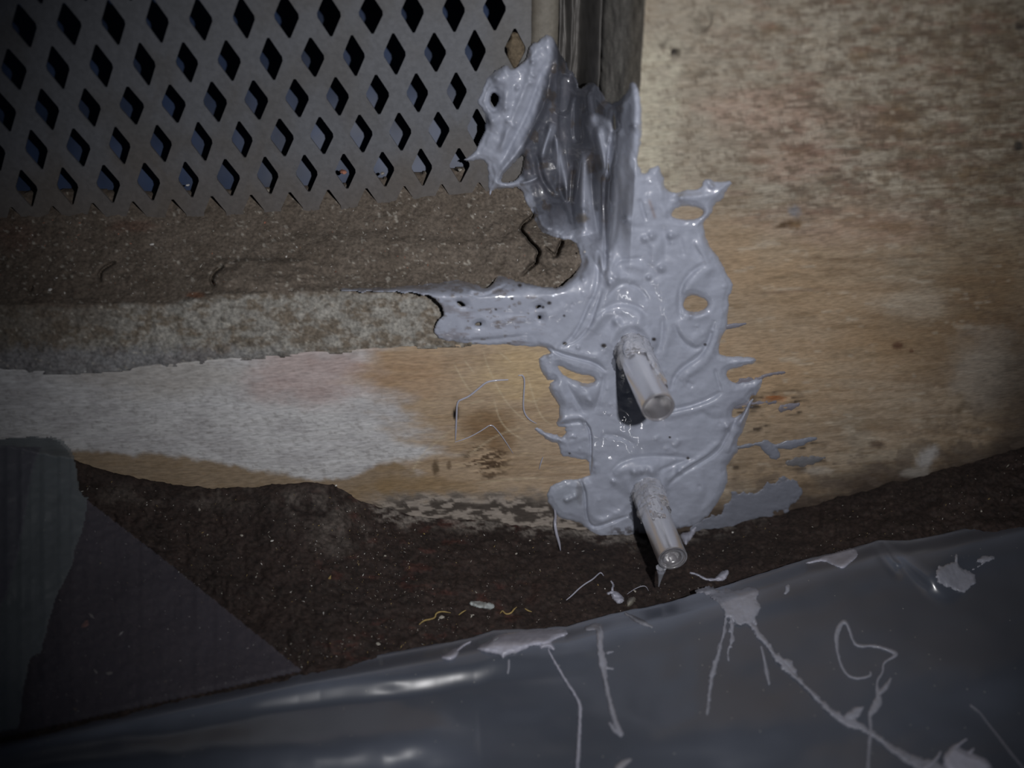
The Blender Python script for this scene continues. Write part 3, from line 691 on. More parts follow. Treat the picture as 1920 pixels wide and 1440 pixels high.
def sealant_relief(X, Y):
    R = np.zeros(X.shape); mm = .001
    # long creases and ridges read off the photograph's folds
    for pts, wd, h in [
     ([(1153, 225), (1146, 267), (1138, 320), (1134, 378), (1136, 430), (1136, 495), (1131, 522)], 4, -2.6), ([(1170, 250), (1160, 330), (1152, 430), (1146, 520), (1136, 560), (1118, 604), (1098, 632), (1070, 650)], 11, 1.5),
     ([(1121, 470), (1122, 534), (1103, 573), (1082, 623), (1046, 656)], 4, -1.3), ([(1129, 540), (1116, 581), (1106, 612), (1082, 638), (1060, 648)], 3, -1.0), ([(1112, 560), (1096, 600), (1076, 634)], 5, .7),
     ([(1100, 480), (1112, 520), (1108, 560)], 12, .9),
     ([(1116, 596), (1134, 576), (1160, 567), (1194, 573), (1213, 592)], 4.5, -1.0), ([(1110, 622), (1128, 592), (1160, 582), (1192, 588), (1216, 614)], 12, 1.6),
     ([(1138, 560), (1150, 540), (1173, 529), (1199, 540), (1215, 563)], 4, -.8), ([(1140, 545), (1160, 521), (1180, 520), (1204, 530)], 6, .8), ([(1147, 508), (1160, 488), (1178, 486), (1207, 484)], 4, -.8), ([(1165, 498), (1190, 498), (1215, 505)], 7, .7),
     ([(1322, 493), (1291, 514), (1275, 542), (1272, 575), (1278, 600)], 4.5, -1.3), ([(1340, 500), (1304, 522), (1288, 545), (1283, 552)], 9, 1.0), ([(1285, 592), (1305, 596), (1330, 588)], 7, .7),
     ([(1243, 592), (1240, 638), (1230, 662)], 4, -.9), ([(1256, 600), (1253, 640), (1240, 675)], 7, .6),
     ([(1262, 608), (1272, 632), (1288, 648), (1308, 656), (1324, 640)], 5, -1.1), ([(1270, 600), (1286, 630), (1310, 640)], 8, .6),
     ([(1340, 600), (1326, 648), (1311, 669), (1285, 685), (1266, 702), (1257, 732)], 4, -1.5), ([(1350, 620), (1336, 656), (1318, 684), (1290, 700), (1275, 715)], 8, 1.2), ([(1300, 726), (1292, 718), (1286, 720)], 5, -.7),
     ([(1240, 772), (1264, 768), (1300, 760), (1332, 747), (1356, 733)], 3.6, -1.5), ([(1240, 782), (1290, 772), (1330, 760), (1356, 748)], 7, .9), ([(1352, 733), (1345, 712), (1340, 690)], 3.5, -.8),
     ([(1027, 651), (1053, 664), (1084, 672), (1115, 680), (1138, 697)], 3.2, -1.7), ([(1040, 650), (1070, 660), (1110, 668), (1140, 680)], 8, .9),
     ([(1058, 712), (1071, 737), (1089, 763), (1092, 780)], 5, -.8), ([(1048, 716), (1058, 742), (1070, 765)], 7, .8), ([(1134, 700), (1124, 745), (1113, 775)], 4, -.7), ([(1146, 715), (1136, 750), (1126, 780)], 8, .6),
     ([(1040, 798), (1062, 795), (1084, 791), (1100, 793)], 3.2, -1.2), ([(1045, 788), (1080, 781), (1104, 784)], 6, 1.1),
     ([(1126, 818), (1149, 815), (1170, 822), (1192, 834)], 5, -.7), ([(1060, 820), (1075, 817), (1082, 822)], 4, .8), ([(1066, 832), (1090, 824), (1104, 816)], 6, .5), ([(1262, 838), (1272, 830), (1274, 822)], 5, .8),
     ([(1142, 892), (1158, 870), (1185, 858), (1221, 855), (1273, 856), (1310, 862)], 4, -1.0), ([(1150, 890), (1180, 876), (1215, 872), (1250, 872)], 9, 1.3), ([(1234, 884), (1260, 872), (1290, 862)], 3.6, -1.1),
     ([(1391, 770), (1372, 800), (1357, 828), (1345, 848), (1313, 868), (1284, 884), (1262, 900), (1250, 914)], 3.4, -1.4), ([(1352, 826), (1320, 855), (1290, 872), (1268, 888), (1252, 902)], 6, 1.3), ([(1409, 742), (1398, 778), (1384, 800)], 5, 1.6), ([(1383, 806), (1362, 850)], 4, .8),
     ([(1200, 372), (1205, 395), (1212, 415)], 4, -.9), ([(1216, 360), (1222, 395)], 7, .5), ([(1252, 371), (1266, 368), (1262, 362)], 4, -.8), ([(1265, 374), (1300, 370), (1340, 366), (1366, 346)], 7, 1.0), ([(1262, 386), (1256, 396), (1262, 410)], 4, .5),
     ([(1270, 440), (1282, 470), (1276, 482)], 6, -.6), ([(1296, 430), (1300, 460), (1316, 490)], 8, -.5), ([(1172, 420), (1196, 428), (1212, 424)], 6, -.5), ([(1150, 910), (1160, 935), (1150, 960)], 16, -1.0), ([(1186, 935), (1168, 956), (1140, 972), (1116, 986)], 6, .5),
     ([(870, 545), (905, 556), (930, 545), (952, 532)], 3, -1.2), ([(800, 541), (850, 530), (880, 540), (905, 551), (930, 540), (950, 527)], 5, 1.1), ([(640, 543), (720, 543), (800, 540)], 3, .5), ([(860, 640), (930, 636), (985, 630)], 4, -.7), ([(850, 634), (920, 628), (990, 622), (1040, 620)], 8, .6),
     ([(870, 590), (930, 585), (1000, 592)], 6, -.35), ([(880, 605), (950, 600), (1040, 592), (1075, 560)], 7, .5), ([(1040, 520), (1070, 530), (1085, 515)], 8, .5)]:
        R += stroke(X, Y, pts, wd, h*mm)
    for pts, wd, h in [([(1215, 440), (1228, 470), (1222, 500)], 10, .8), ([(1240, 420), (1250, 455), (1246, 490)], 7, -.7), ([(1300, 450), (1322, 480), (1330, 500)], 5, .7), ([(1180, 340), (1176, 400), (1182, 440)], 8, .8), ([(1160, 330), (1158, 400), (1150, 460)], 5, -.8),
       ([(1240, 340), (1238, 380), (1250, 410)], 6, .6), ([(1230, 520), (1250, 560), (1248, 600)], 10, .7), ([(1210, 640), (1236, 690), (1250, 730)], 8, .5), ([(1310, 770), (1340, 790), (1360, 780)], 6, -.5), ([(1180, 830), (1230, 822), (1300, 826)], 9, .5),
       ([(1060, 740), (1080, 760), (1100, 800)], 6, .5), ([(1290, 905), (1300, 940), (1280, 975)], 12, .6), ([(1320, 880), (1330, 920), (1310, 960)], 7, -.6), ([(1090, 690), (1120, 720), (1130, 760)], 10, .6)]:
        R += stroke(X, Y, pts, wd, h*mm)
    # laps
    R += one_sided(X, Y, [(1084, 792), (1103, 796), (1110, 812), (1111, 845), (1108, 888)], 14, 1.5*mm)*1.0
    R += stroke(X, Y, [(1098, 793), (1107, 806), (1109, 840), (1106, 890)], 1.9, -2.2*mm, taper=False)
    R += stroke(X, Y, [(1084, 893), (1092, 908), (1098, 930), (1098, 962), (1104, 982), (1116, 990), (1140, 982), (1180, 966)], 2.2, -1.8*mm); R += stroke(X, Y, [(1092, 895), (1104, 925), (1106, 960), (1120, 978), (1150, 970)], 7, 1.1*mm)
    for (tx, ty), _, r in TUBES:                                  # collar raised round each tube
        d = np.hypot(X-tx, (Y-ty)*1.1); R += 1.6*mm*np.exp(-((d-r-6)/13)**2)*sst(30, -30, Y-ty-15)+.5*mm*np.exp(-((d-r-2)/8)**2)
    R += (fbm(X+Y*.2, Y, 70, 90, s=3, o=3)-.5)*2.2*mm+(fbm(X, Y, 26, 30, s=5, o=2)-.5)*1.1*mm+(fbm(X, Y, 11, 12, s=1, o=3)-.5)*.35*mm
    R += (fbm(X, Y, 13, 15, s=6, o=2)-.5)*1.0*mm*sst(1060, 1030, X)*sst(400, 340, Y)
    # steep little bulges, whose upper flanks catch the light
    for cx, cy, r_ in [(1101, 740, 17), (1092, 722, 6), (1108, 752, 7), (1222, 442, 7), (1257, 442, 6), (1208, 448, 6), (1240, 503, 7), (1175, 411, 7), (1156, 603, 7), (1143, 530, 6), (1155, 519, 6), (1222, 886, 9), (1190, 886, 7), (1205, 884, 6), (1364, 801, 8), (934, 150, 9), (924, 143, 6), (922, 226, 10), (949, 203, 6),
       (995, 105, 6), (999, 118, 5), (1001, 142, 5), (995, 155, 6), (970, 165, 5), (952, 227, 5), (963, 236, 5), (1031, 181, 7), (1190, 237, 6), (1142, 265, 5), (1329, 337, 6), (1335, 349, 5), (1277, 370, 6), (1292, 412, 6), (885, 546, 9), (996, 534, 9), (925, 530, 6), (1093, 523, 5), (1062, 938, 5), (1070, 935, 5), (1078, 931, 5), (1150, 903, 5),
       (1014, 670, 5), (1030, 665, 5), (1024, 808, 5), (1052, 824, 5), (1296, 590, 5), (1274, 884, 6), (1084, 652, 4), (1140, 475, 5), (1216, 520, 5), (1094, 395, 5)]:
        k = near(X, Y, [(cx, cy)], r_*3.2)
        R[k] += np.exp(-((X[k]-cx)**2+(Y[k]-cy)**2)/r_**2)*r_*.0002*(1.5 if r_ < 12 else 1.1)
    # pimples and pits
    rs = np.random.RandomState(5)
    for _ in range(70):
        cx, cy = rs.uniform(1040, 1370), rs.uniform(330, 960); r_ = rs.uniform(2, 4.5)
        k = near(X, Y, [(cx, cy)], 14)
        R[k] += np.exp(-((X[k]-cx)**2+(Y[k]-cy)**2)/r_**2)*rs.choice([-.6, .5, .7])*mm*rs.uniform(.4, 1)
    return R
def slot_folds(X, Y):
    """tongues and valleys of sealant hanging in the slot, deeper than those on the face"""
    R = np.zeros(X.shape); mm = .001
    for pts, wd, h in [
     ([(1094, 280), (1092, 320), (1090, 360), (1092, 400), (1100, 440)], 13, 9), ([(1107, 300), (1112, 350), (1118, 400), (1124, 450)], 7, -4), ([(1078, 300), (1070, 350), (1068, 400), (1078, 430)], 5, -5),
     ([(1118, 235), (1124, 270), (1134, 310), (1140, 330)], 9, 6), ([(1035, 230), (1025, 265), (1016, 295), (1018, 300)], 6, 5), ([(1037, 240), (1050, 290), (1060, 340), (1066, 380)], 7, 3.5), ([(1008, 290), (1012, 330), (1030, 360), (1050, 370)], 5, -3), ([(1046, 345), (1060, 380), (1072, 400)], 6, -3),
     ([(1035, 120), (1030, 160), (1020, 195), (1003, 230), (985, 262), (960, 300), (932, 340), (920, 370)], 7, 3), ([(1005, 110), (990, 150), (975, 190), (955, 240), (930, 300)], 6, 1.8), ([(1016, 130), (1004, 170), (985, 220), (962, 262), (940, 310)], 5, -2), ([(950, 125), (955, 160), (945, 200), (925, 250)], 9, 1.3),
     ([(1060, 140), (1060, 190), (1050, 215)], 10, -5), ([(1084, 180), (1080, 230), (1084, 270)], 6, -6), ([(1100, 170), (1104, 210), (1112, 240)], 9, 4), ([(1150, 250), (1142, 300), (1138, 340)], 4, -5), ([(975, 345), (1000, 338), (1012, 330)], 4, 3), ([(1005, 400), (1015, 420), (1030, 435)], 9, 3.0), ([(1040, 380), (1035, 420), (1050, 440)], 10, 2.5), ([(1185, 155), (1190, 200), (1184, 260), (1176, 330)], 10, 1.6),
     ([(1155, 200), (1150, 230), (1160, 245)], 8, -4)]:
        R += stroke(X, Y, pts, wd, h*mm)
    return R
def smooth2(A, k):
    for _ in range(2):
        for ax in (0, 1):
            c = np.cumsum(np.insert(np.pad(A, [(k, k) if a == ax else (0, 0) for a in (0, 1)], 'edge'), 0, 0, axis=ax), axis=ax)
            n = A.shape[ax]; sl = [slice(None)]*2; s2 = [slice(None)]*2
            sl[ax] = slice(2*k+1, 2*k+1+n); s2[ax] = slice(0, n); A = (c[tuple(sl)]-c[tuple(s2)])/(2*k+1)
    return A
def build_sealant():
    st = 1.8
    X, Y = np.meshgrid(np.arange(625, 1450, st), np.arange(45, 1040, st))
    Fd = sdf_poly(X, Y, smooth_poly(OUT, 1))+(fbm(X, Y, 16, s=2, o=3)-.5)*7
    for hp in HOLES: Fd = np.minimum(Fd, -sdf_poly(X, Y, smooth_poly(hp, 1))+(fbm(X, Y, 6, s=3)-.5)*2)
    B0 = Y_comp(X, Y); Bs = smooth2(B0, 9); k = sst(2, 16, Fd)
    B = B0*(1-k)+np.minimum(Bs, B0)*k
    B = np.where(X > 1215, 0, B)+wall_relief(X, Y)*sst(620, 640, Y+sst(1200, 1220, X)*700)
    thin = sst(1040, 980, X)*sst(500, 540, Y)                                 # scraped thin over the rough strip
    T = .0026*(1-thin)+.0011*thin
    h = T*np.clip(Fd/12, 0, 1)**.5
    h = np.where(Fd > 0, h, -.0008*np.clip(-Fd/2, 0, 1))
    h += np.clip(Fd/7, 0, 1)*(sealant_relief(X, Y)*(1-.3*thin)+slot_folds(X, Y)*.8)
    h = np.where(Fd > 2, np.maximum(h, .0002), h)
    P = toward(at(X, Y, B), h)
    G = grid_faces(*X.shape, keep=Fd > -2.2)
    C = np.zeros(X.shape+(3,))+lin((144, 149, 163)); C *= (0.95+.1*fbm(X, Y, 40, s=1))[..., None]
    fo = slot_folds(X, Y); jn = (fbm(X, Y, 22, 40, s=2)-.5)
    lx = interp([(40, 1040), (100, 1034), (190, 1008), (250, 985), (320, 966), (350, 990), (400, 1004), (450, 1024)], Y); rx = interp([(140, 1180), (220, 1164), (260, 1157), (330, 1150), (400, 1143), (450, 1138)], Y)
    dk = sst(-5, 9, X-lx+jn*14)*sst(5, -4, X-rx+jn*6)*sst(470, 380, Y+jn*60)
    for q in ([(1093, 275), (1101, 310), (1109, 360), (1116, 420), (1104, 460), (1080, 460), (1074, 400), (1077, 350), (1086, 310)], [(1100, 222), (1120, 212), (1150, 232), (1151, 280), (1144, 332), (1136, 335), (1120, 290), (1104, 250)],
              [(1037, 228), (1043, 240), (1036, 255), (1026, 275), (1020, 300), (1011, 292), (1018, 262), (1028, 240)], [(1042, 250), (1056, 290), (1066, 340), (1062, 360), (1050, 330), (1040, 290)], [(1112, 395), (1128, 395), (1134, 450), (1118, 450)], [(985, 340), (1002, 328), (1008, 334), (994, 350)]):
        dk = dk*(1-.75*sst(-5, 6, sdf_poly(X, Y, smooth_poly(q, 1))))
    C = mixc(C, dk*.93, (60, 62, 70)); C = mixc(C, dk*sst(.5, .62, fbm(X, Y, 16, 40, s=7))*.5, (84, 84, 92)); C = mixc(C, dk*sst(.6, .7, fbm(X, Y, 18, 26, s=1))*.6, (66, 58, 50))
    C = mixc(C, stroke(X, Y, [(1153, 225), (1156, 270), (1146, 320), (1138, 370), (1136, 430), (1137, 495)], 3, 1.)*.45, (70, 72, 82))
    deep = 0*sst(.018, .05, B)*sst(1015, 1050, X+(fbm(X, Y, 30, s=2)-.5)*50)
    C = mixc(C, deep*.85*sst(.3, .55, fbm(X, Y, 24, 60, s=4)+.25*sst(330, 200, Y)), (62, 61, 64))
    C = mixc(C, thin*sst(.56, .7, fbm(X, Y, 30, 8, s=6))*.6, (112, 108, 112)); C = mixc(C, thin*sst(.66, .75, fbm(X, Y, 14, 7, s=1))*.6, (90, 80, 70))
    C = mixc(C, blot(X, Y, 1091, 409, 12, 8, s=1)*.7, (110, 100, 84)); C = mixc(C, stroke(X, Y, [(1216, 372), (1224, 395), (1229, 412)], 3, 1.)*.45, (120, 98, 84))
    C = mixc(C, blot(X, Y, 1087, 922, 6, 20, s=2)*.7, (86, 82, 84)); C = mixc(C, blot(X, Y, 1065, 930, 30, 30)*.5, (132, 138, 148)); C = mixc(C, sst(1330, 1380, X)*sst(900, 860, Y)*sst(690, 760, Y)*.4, (118, 120, 132))
    C = mixc(C, sst(975, 1000, Y)*sst(.5, .6, fbm(X, Y, 7, s=4))*.8*sst(1130, 1160, X), (60, 54, 50))
    for cx, cy, r_ in [(1132, 648, 5), (1059, 644, 4), (1226, 636, 4), (1018, 576, 3), (1030, 568, 4), (1322, 646, 3), (1256, 820, 2.5), (1290, 859, 3), (960, 560, 3), (930, 580, 2.5), (1058, 592, 2.5), (975, 535, 4), (1068, 850, 2)]:
        C = mixc(C, blot(X, Y, cx, cy, r_, r_*.8, rough=.2), (50, 46, 46))
    P, G, C = compact(P.reshape(-1, 3), G, C.reshape(-1, 3)); P, G, C = solid_toward(P, G, C, .0012)
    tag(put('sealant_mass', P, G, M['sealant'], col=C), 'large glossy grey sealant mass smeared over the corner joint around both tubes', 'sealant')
build_sealant()

# ------------------------------------------------------------------ injection tubes
def plastic_tube(name, rough=.34, tr=.62, rgb=(225, 222, 224)):
    m, nt, b = new_mat(name); N = nt.nodes; L = nt.links
    b.inputs['Base Color'].default_value = (*lin(rgb), 1); b.inputs['Roughness'].default_value = rough
    b.inputs['Transmission Weight'].default_value = tr; b.inputs['IOR'].default_value = 1.42
    b.inputs['Coat Weight'].default_value = .3; b.inputs['Coat Roughness'].default_value = .1
    n = N.new('ShaderNodeTexNoise'); n.inputs['Scale'].default_value = 300; n.inputs['Detail'].default_value = 4
    bp = N.new('ShaderNodeBump'); bp.inputs['Strength'].default_value = .2; bp.inputs['Distance'].default_value = .0003
    tc = N.new('ShaderNodeTexCoord'); L.new(tc.outputs['Object'], n.inputs['Vector']); L.new(n.outputs[0], bp.inputs['Height']); L.new(bp.outputs[0], b.inputs['Normal'])
    return m
M['tube'] = plastic_tube('frosted_tube_plastic', .3, .86, (186, 184, 189))
M['wrap'] = film('crinkled_clear_film', (150, 150, 154), .35, .06, 1.0, 300, .3)
M['bead'] = attr_mat('milky_sealant_residue', .15, .5, 500, .05, .2, 300)
M['bead'].node_tree.nodes['Principled BSDF'].inputs['Transmission Weight'].default_value = .6
def perp_tip(root_px, tip_px):
    """tube length for which the tube stands square to the wall"""
    R = at(*[np.array(float(v)) for v in root_px], 0.0); best = None
    for T in np.linspace(.012, .07, 400):
        Q = at(np.array(float(tip_px[0])), np.array(float(tip_px[1])), -T); v = Q-R; dev = math.hypot(v[0], v[2])/abs(v[1])
        if best is None or dev < best[0]: best = (dev, T, Q)
    return R, best[2], best[1]
def build_tube(i, root_px, tip_px, rpx, label, plugged):
    R, Q, T = perp_tip(root_px, tip_px)
    ax = (Q-R)/np.linalg.norm(Q-R); Ln = np.linalg.norm(Q-R)+.02; R0 = Q-ax*Ln
    ro = rpx/FPX*float((Q-CAM)@CF); ri = ro*.84 if not plugged else ro*.82
    u = np.cross(ax, [0, 0, 1]); u /= np.linalg.norm(u); v = np.cross(u, ax)
    print('tube', i, 'len', T, 'r', ro)
    root = empty('injection_tube', R); tag(root, label, 'tube', 'clear injection tubes in the sealant')
    na = 64
    def lathe(prof, jit=0, seed=0, a0=0, a1=2*math.pi, closed=True):
        th = np.linspace(a0, a1, na+(0 if closed else 1), endpoint=not closed)
        S = np.array(prof, float); n = len(S)
        TH, Sx = np.meshgrid(th, S[:, 0]); _, Rr = np.meshgrid(th, S[:, 1])
        if jit: 
            A = Rr*0+fbm(np.cos(TH)*3+5, np.sin(TH)*3+Sx*900, .8, s=seed, o=3)-.5; Rr = Rr+A*jit
        bend = .0012*np.sin(np.clip(Sx/Ln, 0, 1)*3.0)
        P = R0+Sx[..., None]*ax+(Rr*np.cos(TH)+bend*.4)[..., None]*u+(Rr*np.sin(TH)-bend)[..., None]*v
        idx = np.arange(n*len(th)).reshape(n, len(th))
        if closed: nx_ = np.roll(idx, -1, 1)
        else: idx, nx_ = idx[:, :-1], idx[:, 1:]
        F = np.stack([idx[:-1], nx_[:-1], nx_[1:], idx[1:]], -1).reshape(-1, 4)
        return P.reshape(-1, 3), F
    e = .0004
    prof = [(.0, ro*1.03)]+[(s, ro*(1.04-.05*s/Ln)) for s in np.linspace(.002, Ln-e, 26)]+[(Ln-e*.3, ro*.985), (Ln, ro*.965), (Ln, ri*1.02), (Ln-e, ri)]+[(s, ri) for s in np.linspace(Ln-.002, .0, 20)]+[(.0, ro*1.03)]
    P, F = lathe(prof, .00012, i)
    put('tube_wall', P, F, M['tube'], parent=root)
    if plugged:
        dpt = .0022
        prof = [(Ln-dpt-.002, ri*1.0), (Ln-dpt*.25, ri*1.0), (Ln-dpt*.3, ri*.72), (Ln-dpt*.55, ri*.52), (Ln-dpt*1.4, ri*.46), (Ln-dpt*1.5, ri*.02)]
        P, F = lathe(prof, .0006, 3); o = put('mouth_liner', P, F, M['tube'], parent=root)
        o['label'] = 'milky liner narrowing the mouth'
    else:
        prof = [(Ln-.013, ri*.99), (Ln-.012, ri*.6), (Ln-.0118, ri*.02)]
        P, F = lathe(prof, .0002, 3); o = put('inner_plug', P, F, M['tube'], parent=root)
    # crinkled film and dribbled sealant on the barrel
    s0 = Ln-T-.001
    prof = [(s, ro*1.05+.0006*math.sin(s*1900+i)) for s in np.linspace(s0, s0+T*(.34 if i == 0 else .46), 30)]
    P, F = lathe(prof, .0030, 5+i); o = put('film_wrap', P, F, M['wrap'], parent=root); o['label'] = 'crinkled glossy film round the root'
    # dribble: flat raised patch on the side facing the camera-left
    rs = np.random.RandomState(3+i); n_s, n_t = 60, 40
    S_, TH_ = np.meshgrid(np.linspace(0, 1, n_s), np.linspace(0, 1, n_t))
    for k, (sa, sb, t0, t1, hgt) in enumerate([(0.05, .80, 1.9, 3.5, .0011), (.05, .4, .7, 2.1, .0012)] if i == 0 else [(.02, .42, 1.2, 3.2, .0014), (.1, .62, .9, 1.9, .0009), (.55, 1.0, 3.6, 5.6, .0010)]):
        Sx = s0+T*(sa+(sb-sa)*S_); TH = t0+(t1-t0)*TH_
        edge = np.minimum(np.minimum(S_, 1-S_)*(sb-sa)*2.6, np.minimum(TH_, 1-TH_)*(t1-t0)*1.0)
        edge = edge+(fbm(S_*6, TH_*3, .9, s=k+i, o=3)-.5)*.5
        hh = np.clip(edge, 0, .25)**.5*2*hgt*(.6+.8*fbm(S_*8, TH_*5, 1., s=k+3)); hh = np.where(edge < 0, -.0003, hh)
        Rr = ro*(1.045-.05*Sx/Ln)+hh
        bend = .0012*np.sin(np.clip(Sx/Ln, 0, 1)*3.0)
        P = R0+Sx[..., None]*ax+(Rr*np.cos(TH)+bend*.4)[..., None]*u+(Rr*np.sin(TH)-bend)[..., None]*v
        F = grid_faces(*S_.shape, keep=edge > -.12); C = np.zeros((n_s*n_t, 3))+lin((168, 168, 174))
        if len(F):
            P, F, C = compact(P.reshape(-1, 3), F, C); put('dribble', P, F, M['bead'], parent=root, col=C)
    return root, R0, ax, ro, Ln, u, v, T
tb1 = build_tube(0, *TUBES[0], 'upper clear plastic tube with an open round mouth, jutting out of the grey sealant', False)
tb2 = build_tube(1, *TUBES[1], 'lower clear plastic tube with a half closed mouth and a drip below its rim', True)

def tube_path(name, pts, rads, mat, parent=None, n=8, col=None, sub=2):
    P = np.array(pts, float); r = np.array(rads, float)
    for _ in range(sub):
        a, b = P[:-1], P[1:]; q = np.empty((2*len(a), 3)); q[0::2] = .75*a+.25*b; q[1::2] = .25*a+.75*b; P = np.vstack([P[:1], q, P[-1:]])
        a, b = r[:-1], r[1:]; q = np.empty(2*len(a)); q[0::2] = .75*a+.25*b; q[1::2] = .25*a+.75*b; r = np.r_[r[:1], q, r[-1:]]
    t = np.gradient(P, axis=0); t /= np.linalg.norm(t, axis=1, keepdims=True)+1e-12
    ref = np.array([.13, -.7, .7]); a = np.cross(t, ref); a /= np.linalg.norm(a, axis=1, keepdims=True); b = np.cross(t, a)
    th = np.linspace(0, 2*math.pi, n, endpoint=False)
    V = P[:, None]+r[:, None, None]*(np.cos(th)[None, :, None]*a[:, None]+np.sin(th)[None, :, None]*b[:, None])
    m_ = len(P); idx = np.arange(m_*n).reshape(m_, n); nx_ = np.roll(idx, -1, 1)
    F = np.stack([idx[:-1], nx_[:-1], nx_[1:], idx[1:]], -1).reshape(-1, 4)
    V = V.reshape(-1, 3); C = np.zeros((len(V), 3))+lin(col or (150, 151, 164))
    return put(name, V, F, M[mat], parent=parent, col=C)
# the drip hanging from the lower tube's rim
def drip():
    root, R0, ax, ro, Ln, u, v, T = tb2
    y = -T+.0
    pts = [at(np.array(a), np.array(b), -T) for a, b in [(1240., 1064.), (1239., 1076.), (1237., 1088.), (1235., 1100.)]]
    o = tube_path('hanging_drip', pts, [.0021, .0012, .0006, .0002], 'bead', parent=root, col=(165, 167, 176))
drip()
#--PART3--
# ------------------------------------------------------------------ polythene sheeting
EDGEP = [(-900, 1560), (-40, 1386), (0, 1378), (150, 1345), (300, 1312), (430, 1285), (560, 1256), (700, 1232), (820, 1210), (890, 1196), (925, 1183), (985, 1181), (1060, 1176), (1150, 1153), (1250, 1131), (1330, 1108), (1400, 1087), (1460, 1068), (1510, 1050), (1560, 1040), (1600, 1030), (1648, 1014), (1700, 1014), (1760, 1004), (1850, 984), (1920, 967), (2000, 950), (2900, 750)]
def sheet_pt(X, Y, edge=True):
    e = Y-interp(EDGEP, X)
    A = interp([(-400, .2), (0, .35), (180, .56), (330, .60), (470, .5), (600, .60), (740, .68), (850, .60), (950, .46), (1050, .3), (1300, .15), (2000, .15)], X)
    c0 = interp([(-400, 20), (0, 24), (200, 27), (311, 38), (450, 40), (600, 42), (740, 54), (850, 58), (950, 62), (2000, 60)], X)
    z = .0045+.0055*sst(0, 30, e)-A*.0060*sst(c0-14, c0+36, e)
    z = z-.0025*np.clip(-e, 0, 8)/8
    z += (fbm(X, Y, 420, 200, s=3, o=2)-.5)*.012*sst(60, 300, e)+(fbm(X, Y, 90, 60, s=5, o=2)-.5)*.0012*sst(10, 60, e)
    z += stroke(X, Y, [(-200, 1500), (60, 1440), (300, 1415), (560, 1400), (900, 1380)], 46, .004)
    # pinched crinkle
    ux, uy = .759, .651; u = (X-1650)*ux+(Y-1012)*uy; v = (X-1650)*uy-(Y-1012)*ux     # along the pinch, and across it to the upper right
    wv = 3.5+np.clip(u, 0, 130)*.2; hv = wv*2/1.5*.00019
    z += hv*sst(-1, 1, v/wv)*np.exp(-np.clip(v, 0, 500)/60)*sst(-14, 6, u)*sst(190, 110, u)
    z += stroke(X, Y, [(1652, 1016), (1672, 1050), (1690, 1062)], 4, .0009)-stroke(X, Y, [(1640, 1022), (1662, 1060), (1690, 1085)], 7, .001)
    return atz(X, Y, z+.001)
def build_sheet():
    st = 3.2
    xs_ = np.r_[np.arange(-900, -40, 40), np.arange(-40, 1960, st), np.arange(1960, 2900, 40)]
    E0 = interp(EDGEP, xs_)
    # rows follow the folded edge, so the edge line itself is clean
    k = np.r_[0, 1.5, 3, 5, np.arange(8, 430, 3.2), np.arange(440, 900, 40), np.arange(950, 1900, 120)]
    X = np.tile(xs_, (len(k), 1)); jag = (fbm(xs_, xs_*0, 24, s=2)-.5)*4+(fbm(xs_, xs_*0, 90, s=4)-.5)*6
    Y = (E0+jag)[None]+k[:, None]
    P = sheet_pt(X, Y-jag[None]*0)
    # hem: the edge is a fold turning under, away from the camera
    hem = []
    for j, (dy, dz) in enumerate([(.0016, -.0022), (.0014, -.0010), (.0006, -.0002)]):
        q = P[0].copy(); q[:, 1] += dy; q[:, 2] += dz; hem.append(q)
    under = P[0].copy(); under[:, 1] -= .006; under[:, 2] -= .0036
    A = np.concatenate([[under], hem, P], 0)
    ee = np.r_[np.zeros(4), k][:, None]+0*xs_[None]
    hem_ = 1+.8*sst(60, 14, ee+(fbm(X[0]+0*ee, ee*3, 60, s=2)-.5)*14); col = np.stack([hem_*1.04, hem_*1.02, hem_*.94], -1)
    painted_sheen = 1+.8*sst(1100, 700, np.r_[[X[0]]*4, X])*sst(60, 500, np.r_[[X[0]]*4, X])*sst(90, 220, ee); col *= painted_sheen[..., None]  # soft sheen on the left half, painted as a lighter sheet colour
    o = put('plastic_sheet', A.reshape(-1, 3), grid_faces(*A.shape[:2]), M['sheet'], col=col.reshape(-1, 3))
    tag(o, 'wide smoky plastic sheet with a folded upper edge lying across the front floor', 'sheet')
    md = o.modifiers.new('thickness', 'SOLIDIFY'); md.thickness = .0003; md.offset = -1
build_sheet()
def film_piece(name, poly, lift, mat, label, wob=.001, rag=1.5, curl=None, seed=0, step=3, parent=None):
    a = np.array(poly, float)
    X, Y = np.meshgrid(np.arange(a[:, 0].min()-6, a[:, 0].max()+6, step), np.arange(a[:, 1].min()-6, a[:, 1].max()+6, step))
    F = sdf_poly(X, Y, poly)+(fbm(X, Y, 14, s=seed, o=3)-.5)*2*rag
    sink = np.clip((Y-interp(EDGEP, X)+5)/20, 0, 1)
    base = soil_pt(X, Y, .15)
    L = lift*(1-.75*sink)+(fbm(X, Y, 120, 80, s=seed+1, o=2)-.5)*wob*2
    if curl is not None: L = L+curl(X, Y)
    P = toward(base, np.maximum(L, .0006)); G = grid_faces(*X.shape, keep=F > 0)
    P, G, _ = compact(P.reshape(-1, 3), G)
    o = put(name, P, G, M[mat], parent=parent); tag(o, label, None if parent else 'plastic film')
    md = o.modifiers.new('thickness', 'SOLIDIFY'); md.thickness = .00012; md.offset = -1
    return o
film_piece('plastic_film', [(-200, 850), (60, 868), (110, 890), (150, 922), (170, 940), (300, 1040), (430, 1145), (572, 1259), (430, 1291), (300, 1319), (150, 1352), (0, 1385), (-200, 1426)], .0035, 'film',
           'thin see-through plastic film with a straight slanting edge over the dark soil', .0006, .4, seed=2)
